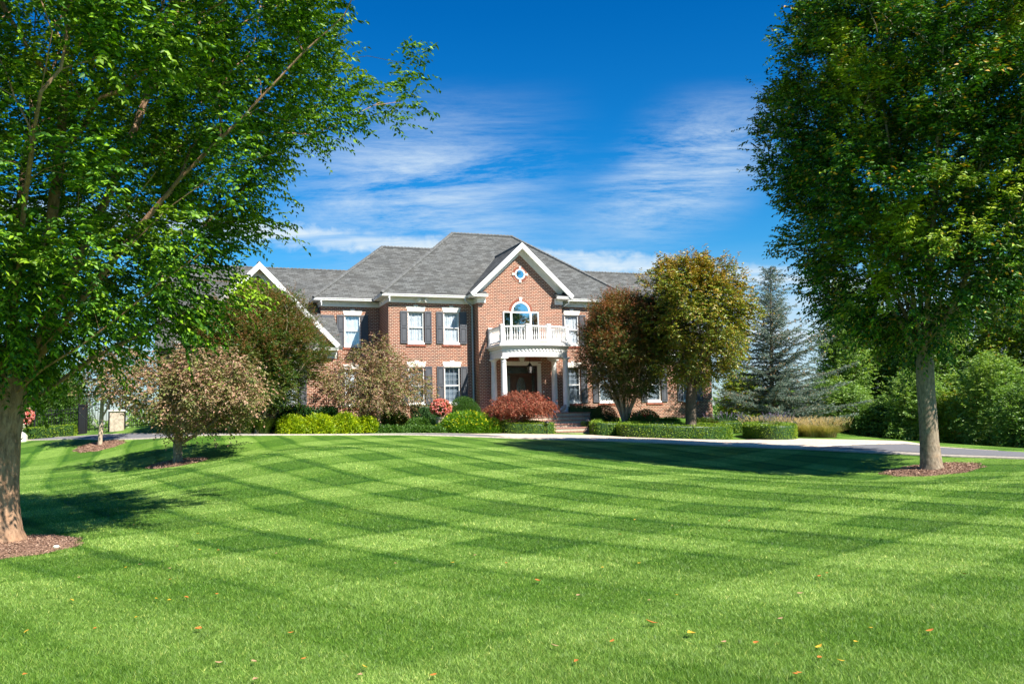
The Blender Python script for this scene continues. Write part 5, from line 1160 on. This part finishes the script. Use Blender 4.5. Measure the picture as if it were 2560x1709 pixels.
leafy('leafy_shrub', 'low dark bush behind the dogwood stem at the wall', 'shrub', 985, 45.0, .75, .45, .72, L_CRA, 3000, (.08, .045), lump=.15)
leafy('leafy_shrub', 'bright broad leaved plant before the dark hedge by the urn', 'shrub', 1052, 44.0, .72, .4, .52, L_COV, 2600, (.11, .055), lump=.2)
leafy('leafy_shrub', 'golden tipped plant between the round bush and red maple', 'shrub', 1213, 46.3, .42, .4, .68, L_GOLD, 1800, (.08, .04))
for i, (u, D, ra, lb) in enumerate([(965, 42.8, .75, 'light green ground plants before the dark dogwood stem'), (1035, 43.0, .8, 'light green ground plants left of the stone urn'), (1085, 43.1, .45, 'light green ground plants at the foot of the stone urn')]):
    leafy('ground_plants', lb, 'plants', u, D, ra, .3, .27, L_COV, 1800, (.09, .05), lump=.25, group='ground plants along the bed')
leafy('silver_plant', 'silvery plant inside the oval hedge', 'plant', 1655, 43.2, 1.1, .4, .55, L_SIL, 2200, (.07, .02), lump=.2)

def hedge(name, label, pts, width, h, m, closed=False, dens=520, lf=(.062, .036), sm=3, group=None):
    """clipped hedge along a plan path of (u, D) points"""
    Q = np.array([gnd(u, D)[:2] for u, D in pts])
    for _ in range(sm):
        if closed: nx = np.roll(Q, -1, 0); Q = np.stack([Q*.75+nx*.25, Q*.25+nx*.75], 1).reshape(-1, 2)
        else:
            a_, b_ = Q[:-1], Q[1:]; Q = np.concatenate([Q[:1], np.stack([a_*.75+b_*.25, a_*.25+b_*.75], 1).reshape(-1, 2), Q[-1:]])
    if closed: Q = np.r_[Q, Q[:1]]
    s = np.r_[0, np.cumsum(np.linalg.norm(np.diff(Q, axis=0), axis=1))]; n = max(6, int(s[-1]/.15)); t = np.linspace(0, s[-1], n)
    C2 = np.stack([np.interp(t, s, Q[:, 0]), np.interp(t, s, Q[:, 1])], 1); Tn = unit(np.gradient(C2, axis=0))
    if closed: Tn[0] = Tn[-1] = unit(C2[1]-C2[-2])
    Nn = np.stack([Tn[:, 1], -Tn[:, 0]], 1); zb = terr(C2[:, 0], C2[:, 1]); b = np.array([*C2.mean(0), zb.mean()])
    hw = width/2; sec = np.array([(-hw, -.05), (-hw*1.02, h*.5), (-hw*.97, h*.90), (-hw*.8, h), (0, h*1.01), (hw*.8, h), (hw*.97, h*.90), (hw*1.02, h*.5), (hw, -.05)])
    k = len(sec); V = np.zeros((n, k, 3))
    for j, (o_, z_) in enumerate(sec):
        V[:, j, :2] = C2+Nn*o_; V[:, j, 2] = zb+z_
    wob = 1+.018*np.sin(np.linspace(0, 1, n)*s[-1]*2.3)[:, None]; V[:, :, :2] = C2[:, None]+(V[:, :, :2]-C2[:, None])*wob[..., None]; V -= b
    T = empty(name, b, label, 'hedge', group); ii = (np.arange(n-1)[:, None]*k+np.arange(k-1)[None]).ravel(); F4 = np.stack([ii, ii+1, ii+k+1, ii+k], 1)
    VV = V.reshape(-1, 3); capv = []; mesh_v = VV*1.0
    core = (VV-np.array([0, 0, 0])); nrm = np.zeros_like(V); d1 = np.gradient(V, axis=0); d2 = np.gradient(V, axis=1); nrm = unit(np.cross(d1, d2)); 
    c3 = np.concatenate([C2-b[:2], (zb-b[2]+h*.4)[:, None]], 1)[:, None]; sg = np.sign(((V-c3)*nrm).sum(-1, keepdims=True)); nrm *= sg
    body = (V-nrm*.03).reshape(-1, 3); fcs = [tuple(x) for x in F4]
    if not closed: fcs += [tuple(range(k)), tuple(range((n-1)*k, n*k))]
    me = bpy.data.meshes.new('body'); me.from_pydata([tuple(x) for x in body], [], fcs); me.materials.append(L_BOXD); o = bpy.data.objects.new('hedge_core', me); put(o, T)
    per = np.abs(np.linalg.norm(np.diff(sec, axis=0), axis=1)).sum(); cnt = int(s[-1]*per*dens); fi = rng.random(cnt)*(n-1); fj = rng.random(cnt); seclen = np.r_[0, np.cumsum(np.linalg.norm(np.diff(sec, axis=0), axis=1))]; fj = np.interp(fj*seclen[-1], seclen, np.arange(k))
    def bl(A):
        i0 = np.clip(fi.astype(int), 0, n-2); j0 = np.clip(fj.astype(int), 0, k-2); a = (fi-i0)[:, None]; c = (fj-j0)[:, None]
        return A[i0, j0]*(1-a)*(1-c)+A[i0+1, j0]*a*(1-c)+A[i0, j0+1]*(1-a)*c+A[i0+1, j0+1]*a*c
    P = bl(V); nn = bl(nrm); P += nn*rng.normal(0, .014, (cnt, 1)); parts_ = [(P, nn)]
    if not closed:
        for e_, sgn in ((0, -1), (n-1, 1)):
            q = int(width*h*dens*1.2); x = rng.uniform(-hw, hw, q); z_ = rng.random(q)*h; pe = np.stack([C2[e_, 0]+Nn[e_, 0]*x, C2[e_, 1]+Nn[e_, 1]*x, zb[e_]+z_], 1)-b+np.r_[Tn[e_]*sgn*.03, 0]; parts_.append((pe, np.tile(np.r_[Tn[e_]*sgn, 0], (q, 1))))
    P = np.concatenate([x[0] for x in parts_]); nn = np.concatenate([x[1] for x in parts_])
    leaves('foliage', P, nn+rng.normal(0, .75, P.shape)*1.1, lf[0], lf[1], m, T); return T
def ringpts(u, D, ru, rd, n=14, p=2.6):
    out = []
    for i in range(n):
        t = 2*math.pi*i/n; c, s_ = math.cos(t), math.sin(t); out.append((u+ru*abs(c)**(2/p)*np.sign(c), D+rd*abs(s_)**(2/p)*np.sign(s_)))
    return out
hedge('box_hedge', 'oval clipped box hedge ring before the house, widest of the low hedges', ringpts(1687, 43.3, 132, 1.55), .5, .60, L_BOX, True)
hedge('box_hedge', 'clipped hedge loop round the foot of the red maple', [(1268, 43.25), (1325, 43.2), (1378, 43.45), (1376, 44.0), (1330, 45.2), (1262, 45.4), (1252, 44.4)], .42, .50, L_BOX, True)
hedge('box_hedge', 'low angled hedge just right of the bottom steps', [(1500, 46.0), (1486, 44.6), (1497, 43.7), (1540, 43.9), (1592, 44.6), (1598, 45.4)], .5, .60, L_BOX)
hedge('box_hedge', 'low hedge corner nearest the paved drive, farthest right', [(1866, 45.0), (1888, 43.2), (1918, 41.6), (1975, 41.7), (1978, 43.5), (1950, 45.4)], .55, .66, L_BOX, True)
hedge('box_hedge', 'short low hedge behind the gap between the two right hedges', [(1800, 46.0), (1850, 46.6)], .45, .55, L_BOX)
hedge('box_hedge', 'tiny low hedge stub beside the bottom steps behind the path light', [(1456, 45.9), (1482, 45.9)], .45, .42, L_BOX)
hedge('yew_hedge', 'dark square clipped hedge beside the pink flowers of the urn', [(1030, 46.0), (1100, 46.3)], .6, .92, L_BOXD)
hedge('yew_hedge', 'dark clipped hedge filling the space right of the columns', [(1425, 47.6), (1500, 47.8)], .7, .98, L_BOXD)
hedge('box_hedge', 'low hedge along the pale drive under the iron fence', [(20, 41.9), (90, 41.9), (186, 42.2)], .6, .50, L_BOX)

# distant line of trees on the horizon
nT_ = 5200; a_ = rng.uniform(-120, 120, nT_); d_ = 128+rng.normal(0, 6, nT_)+6*np.sin(a_*.11); hh_ = (2.6+1.4*np.sin(a_*.23)+.9*np.sin(a_*.61+1)+.5*np.sin(a_*1.7))*np.sqrt(rng.random(nT_)); c_ = ld2w(a_, d_, terr_ld(a_, d_)+np.maximum(hh_, 0)+.2)
c_ = np.repeat(c_, 9, 0)+rng.normal(0, .45, (nT_*9, 3)); o = leaves('distant_woods', c_, rng.normal(0, 1, c_.shape)+[0, 0, .4], .75, .5, L_W[0], None); o['kind'] = 'stuff'; o['label'] = 'far line of woods on the horizon'; o['category'] = 'woods'
# ------------------------------------------------------------ ornamental grasses
def tuft(name, label, u, D, n, h, spread, m, w=.006, plume=None, group=None):
    b = gnd(u, D); T = empty(name, b, label, 'ornamental grass', group)
    a = rng.random(n)*2*math.pi; e = np.stack([np.cos(a), np.sin(a), 0*a], 1); L = h*(.6+.5*rng.random(n)); sp = spread*(.15+.95*rng.random(n)); r0 = spread*.55*rng.random(n)**.7
    t = np.linspace(0, 1, 5); P = (e*r0[:, None])[:, None]+e[:, None]*(sp[:, None]*t**1.8)[..., None]+np.array([0, 0, 1])*(L[:, None]*(t*1.25-.35*t**2.4))[..., None]
    sd_ = np.stack([-e[:, 1], e[:, 0], 0*a], 1); wv = w*np.array([1, 1, .8, .5, .08]); A = P-sd_[:, None]*wv[None, :, None]; B = P+sd_[:, None]*wv[None, :, None]
    V = np.stack([A, B], 2).reshape(n*10, 3); base = np.arange(n)*10; q = np.concatenate([np.stack([base+2*i, base+2*i+1, base+2*i+3, base+2*i+2], 1) for i in range(4)])
    np_mesh('blades', V, q, m, T)
    if plume:
        pm, cnt, pl, pw = plume; k = rng.integers(0, n, cnt); tips = P[k, -1]*1.0; tips[:, 2] += .15; dr = unit(e[k]*.6+np.array([0, 0, 1]))
        Q = np.repeat(tips, 14, 0)+np.repeat(dr, 14, 0)*(rng.random(cnt*14)[:, None]*pl); leaves('plumes', Q, np.repeat(dr, 14, 0)+rng.normal(0, .45, Q.shape), .05, pw, pm, T)
    return T
L_GR = leafmat('tall_grass', [(0.10, 0.17, 0.02), (0.20, 0.26, 0.04), (0.33, 0.33, 0.09)], None, .35, 2)
L_TAN = leafmat('tan_grass', [(0.22, 0.22, 0.05), (0.40, 0.32, 0.13), (0.52, 0.40, 0.22)], None, .3, 2)
L_PLU = leafmat('plume', [(0.50, 0.36, 0.22), (0.62, 0.48, 0.33)], None, .4, 2)
L_PUR = leafmat('sage_flowers', [(0.18, 0.13, 0.30), (0.30, 0.24, 0.42)], None, .3, 2)
GA, GB2 = 'tall grasses by the spreading dogwood', 'tan fountain grasses by the drive'
for u, D, lb in [(520, 39.8, 'tall green grass clump nearest the brown dogwood'), (572, 39.9, 'tall green grass clump second from the dogwood'), (612, 40.0, 'tall green grass clump third from the dogwood'), (655, 40.3, 'tall green grass clump beside the golden shrubs')]:
    tuft('grass_clump', lb, u, D, 900, .85, .55, L_GR, .008, (L_PLU, 40, .12, .012), GA)
for u, D, lb in [(1915, 45.6, 'tan fountain grass behind the far right hedge'), (1985, 45.3, 'tan fountain grass touching the purple flowers'), (2030, 44.8, 'tan fountain grass right of the purple flowers'), (2068, 44.6, 'last tan fountain grass at the drive edge')]:
    tuft('fountain_grass', lb, u, D, 1300, .66, .8, L_TAN, .007, (L_PLU, 150, .2, .02), GB2)
tuft('russian_sage', 'purple flowering sage behind the far right hedge', 1940, 45.0, 420, .85, .55, L_SIL, .006, (L_PUR, 70, .25, .02))
tuft('russian_sage', 'bluish sage behind the gap in the right hedges', 1820, 47.5, 400, .7, .7, L_SIL, .006, (L_PUR, 60, .2, .02))
# ------------------------------------------------------------ urns
def bloom_ball(T, z, r, n):
    v = unit(rng.normal(0, 1, (n, 3))); v = v[v[:, 2] > -.75]; c = v*r*(.9+.15*rng.random((len(v), 1)))*[1, 1, .85]+[0, 0, z]
    leaves('flowers', np.repeat(c, 6, 0), np.repeat(v, 6, 0)*.5+rng.normal(0, .8, (len(c)*6, 3)), .075, .06, L_PINK, T, .3)
    q = unit(rng.normal(0, 1, (n*5, 3)))*r*(.55+.36*rng.random((n*5, 1)))*[1, 1, .85]+[0, 0, z]; leaves('foliage', q, rng.normal(0, 1, q.shape), .10, .07, L_CRA, T)
b = gnd(1103, 43.9); T = empty('stone_urn', b, 'weathered stone urn heaped with pink blooms before the round bush', 'urn')
m = MB(); m.box(-.2, .2, -.2, .2, 0, .1); m.lathe([(.15, .101), (.16, .14), (.10, .2), (.09, .26), (.16, .34), (.2, .46), (.2, .56), (.24, .60), (.26, .64), (.26, .68), (.22, .69)], (0, 0), 20)
for k in range(10):
    t = 2*math.pi*k/10; m.tube([(.185*math.cos(t), .185*math.sin(t), .38), (.22*math.cos(t+.15), .22*math.sin(t+.15), .47), (.215*math.cos(t+.3), .215*math.sin(t+.3), .56)], [.02, .03, .015], 6)
m.build('urn_body', M_STONE, T, True); bloom_ball(T, 1.12, .48, 380)
b = gnd(50, 40.6); T = empty('stone_urn', b, 'pale footed bowl of pink blooms beside the big left trunk', 'urn')
m = MB(); m.prism([(-.26, -.26, -.02), (.26, -.26, -.02), (.26, .26, -.02), (-.26, .26, -.02)], (0, 0, .3)); m.lathe([(.26, .281), (.2, .36), (.1, .42), (.08, .50), (.12, .56), (.26, .68), (.36, .74), (.36, .77), (.32, .77)], (0, 0), 22)
m.build('urn_body', M_LINTEL, T, True); bloom_ball(T, 1.1, .50, 420)
# ------------------------------------------------------------ fence, gate, pillar
def fence(name, label, u0, u1, D0, D1, h, arch=0.0, cat='fence', rails=(.93, .80, .12), post_ends=True):
    a, b = gnd(u0, D0), gnd(u1, D1); T = empty(name, a, label, cat); v = b-a; L = np.linalg.norm(v[:2]); e = v/L; npk = int(L/.115)
    top = lambda s: h+arch*math.sin(math.pi*s) if arch else h
    for f in rails:
        m = MB(); m.tube([tuple(e*L*s+np.array([0, 0, top(s)*f])) for s in np.linspace(0, 1, 9)], .02, 6); m.build('rail', M_BLACK, T)
    for k in range(1, npk):
        s = k/npk; p = e*L*s; m = MB(); m.box(p[0]-.009, p[0]+.009, p[1]-.009, p[1]+.009, p[2]+.05, p[2]+top(s)-.03)
        m.tube([(p[0], p[1], p[2]+top(s)-.03), (p[0], p[1], p[2]+top(s)+.05)], [.014, .002], 5); m.build('picket', M_BLACK, T)
    if post_ends:
        for s in (0, 1):
            p = e*L*s; m = MB(); m.box(p[0]-.035, p[0]+.035, p[1]-.035, p[1]+.035, p[2]-.05, p[2]+top(s)+.06); m.lathe([(.045, p[2]+top(s)+.06), (.03, p[2]+top(s)+.09), (.035, p[2]+top(s)+.12), (.005, p[2]+top(s)+.16)], (p[0], p[1]), 8); m.build('post', M_BLACK, T)
    return T
fence('iron_fence', 'black iron picket fence before the evergreens', 86, 196, 43.0, 43.4, 1.27)
fence('iron_gate', 'arched black iron gate between the black post and stone pillar', 216, 272, 43.4, 43.6, 1.35, .28, 'gate')
fence('iron_fence', 'black iron fence behind the spreading dogwood, right of the pillar', 312, 430, 43.9, 43.2, 1.1)
b = gnd(205, 43.2); T = empty('gate_post', b, 'broad black metal gate post beside the iron gate', 'gate post')
m = MB(); m.box(-.15, .15, -.15, .15, -.05, 1.30); m.build('post_shaft', M_BLACK, T, bevel=.01)
m = MB(); m.box(-.18, .18, -.18, .18, 1.301, 1.34); m.prism([(-.16, -.16, 1.341), (.16, -.16, 1.341), (.16, .16, 1.341), (-.16, .16, 1.341)], (0, 0, .03)); m.build('post_cap', M_BLACK, T)
M_PILL = plain('rough_pale_stone', (0.45, 0.37, 0.28), .9, var=.35, scale=7, bump=.8)
b = gnd(292, 42.8); T = empty('stone_pillar', b, 'pale stone pillar right of the iron gate', 'pillar')
MB().box(-.3, .3, -.3, .3, -.05, .88).build('pillar_shaft', M_PILL, T, bevel=.02); MB().box(-.35, .35, -.35, .35, .881, .96).build('pillar_cap', M_LINTEL, T, bevel=.015)
# ------------------------------------------------------------ path lights
for u, D, lb in [(1368, 43.2, 'black mushroom path light in the hedge left of the steps'), (1470, 45.3, 'black mushroom path light right of the bottom steps')]:
    b = gnd(u, D); T = empty('path_light', b, lb, 'path light', 'path lights flanking the steps')
    MB().tube([(0, 0, -.05), (0, 0, .56)], .014, 8).build('stem', M_BLACK, T); MB().lathe([(.13, .55), (.12, .575), (.05, .63), (.01, .66)], (0, 0), 16).build('lamp_cap', M_BLACK, T, True)
# leaning garden statue at the column foot
M_STAT = plain('grey_stone', (0.33, 0.32, 0.31), .85, var=.3, scale=14, bump=.4)
T = empty('stone_ornament', (8.28, -3.12, ZO+.655), 'grey carved stone ornament between the two right columns', 'ornament')
m = MB(); m.box(-.2, .2, -.12, .12, 0, .04); m.tube([(-.17, 0, .10), (-.05, 0, .17), (.06, 0, .24), (.12, 0, .33), (.15, 0, .40)], [.05, .11, .12, .08, .05], 12); m.build('ornament_body', M_STAT, T, True)
# ------------------------------------------------------------ fallen leaves, a stone
L_F1 = plain('fallen_orange', (0.55, 0.17, 0.03), .6, var=.3); L_F2 = plain('fallen_yellow', (0.62, 0.38, 0.03), .6, var=.25); L_F3 = plain('fallen_tan', (0.42, 0.25, 0.13), .7, var=.3)
FL = [(495, 1568, 0), (1346, 1450, 0), (1506, 1417, 1), (1598, 1406, 1), (62, 1679, 0), (541, 1483, 0), (466, 1491, 0), (545, 1375, 0), (426, 1447, 0), (1630, 1552, 0), (1890, 1600, 0), (2140, 1598, 1), (2047, 1610, 1), (2000, 1480, 2), (2047, 1438, 0),
      (1530, 1597, 0), (1728, 1578, 1), (1809, 1599, 2), (1446, 1485, 2), (1622, 1497, 2), (1082, 1680, 0), (547, 1650, 2), (638, 1690, 2), (727, 1577, 0), (1186, 1387, 2), (988, 1407, 2), (1278, 1395, 2), (198, 1442, 2), (350, 1410, 2), (1950, 1542, 2), (1387, 1608, 2), (1440, 1645, 0), (1987, 1676, 0), (1266, 1406, 0), (1681, 1314, 2), (1741, 1333, 2), (775, 1348, 2), (690, 1383, 2), (2124, 1473, 2), (2066, 1430, 0), (180, 1498, 1), (340, 1540, 1)]
FL += [(int(rng.uniform(60, 2500)), int(rng.uniform(1290, 1690)), int(rng.integers(0, 3))) for _ in range(26)]
horiz = lambda u: 1096-.0223*u
cl_ = ['orange', 'yellow', 'tan']
for i, (u, v, c) in enumerate(FL):
    D = 1.6*FPX/(v-horiz(u)-0.0); 
    for _ in range(6):
        p = pix(u, v, D); z = terr(p[0], p[1])[0]; D = (1.6-z)*FPX/(v-horiz(u))
    p = pix(u, v, D); p[2] = terr(p[0], p[1])[0]+.035; a = rng.random()*6.28; big = i in (0, 1, 16, 9); L_ = (.085 if big else .052)*(.8+.4*rng.random()); w_ = L_*.33
    ts = np.linspace(0, 1, 7); wd = w_*np.sin(np.pi*ts**.8); V = []
    for t, q in zip(ts, wd): cx, cz = (t-.5)*L_, .3*L_*(t-.5)**2*2; V += [(cx, -q, cz+.2*q), (cx, 0, cz), (cx, q, cz+.25*q)]
    V = np.array(V); ca, sa = math.cos(a), math.sin(a); V[:, :2] = V[:, :2]@np.array([[ca, sa], [-sa, ca]]); til = rng.normal(0, .25); V[:, 2] += V[:, 0]*til
    me = bpy.data.meshes.new('fallen_leaf'); me.from_pydata([tuple(x) for x in V], [], [(3*k+j, 3*k+3+j, 3*k+4+j, 3*k+1+j) for k in range(6) for j in range(2)]); me.materials.append((L_F1, L_F2, L_F3)[c])
    o = bpy.data.objects.new('fallen_leaf', me); put(o); o.location = tuple(p); tag(o, f'small curled {cl_[c]} leaf lying on the striped lawn', 'leaf', f'fallen {cl_[c]} leaves on the lawn')
p = gnd(140, 12.75); m = MB(); m.lathe([(.01, -.01), (.055, .0), (.065, .02), (.045, .045), (.01, .05)], (0, 0), 9); o = m.build('stone', M_LINTEL, None, True); o.location = (p[0], p[1], p[2]+.09); o.scale = (.65, .45, .7); tag(o, 'pale flat stone on the mulch by the big left trunk', 'stone')
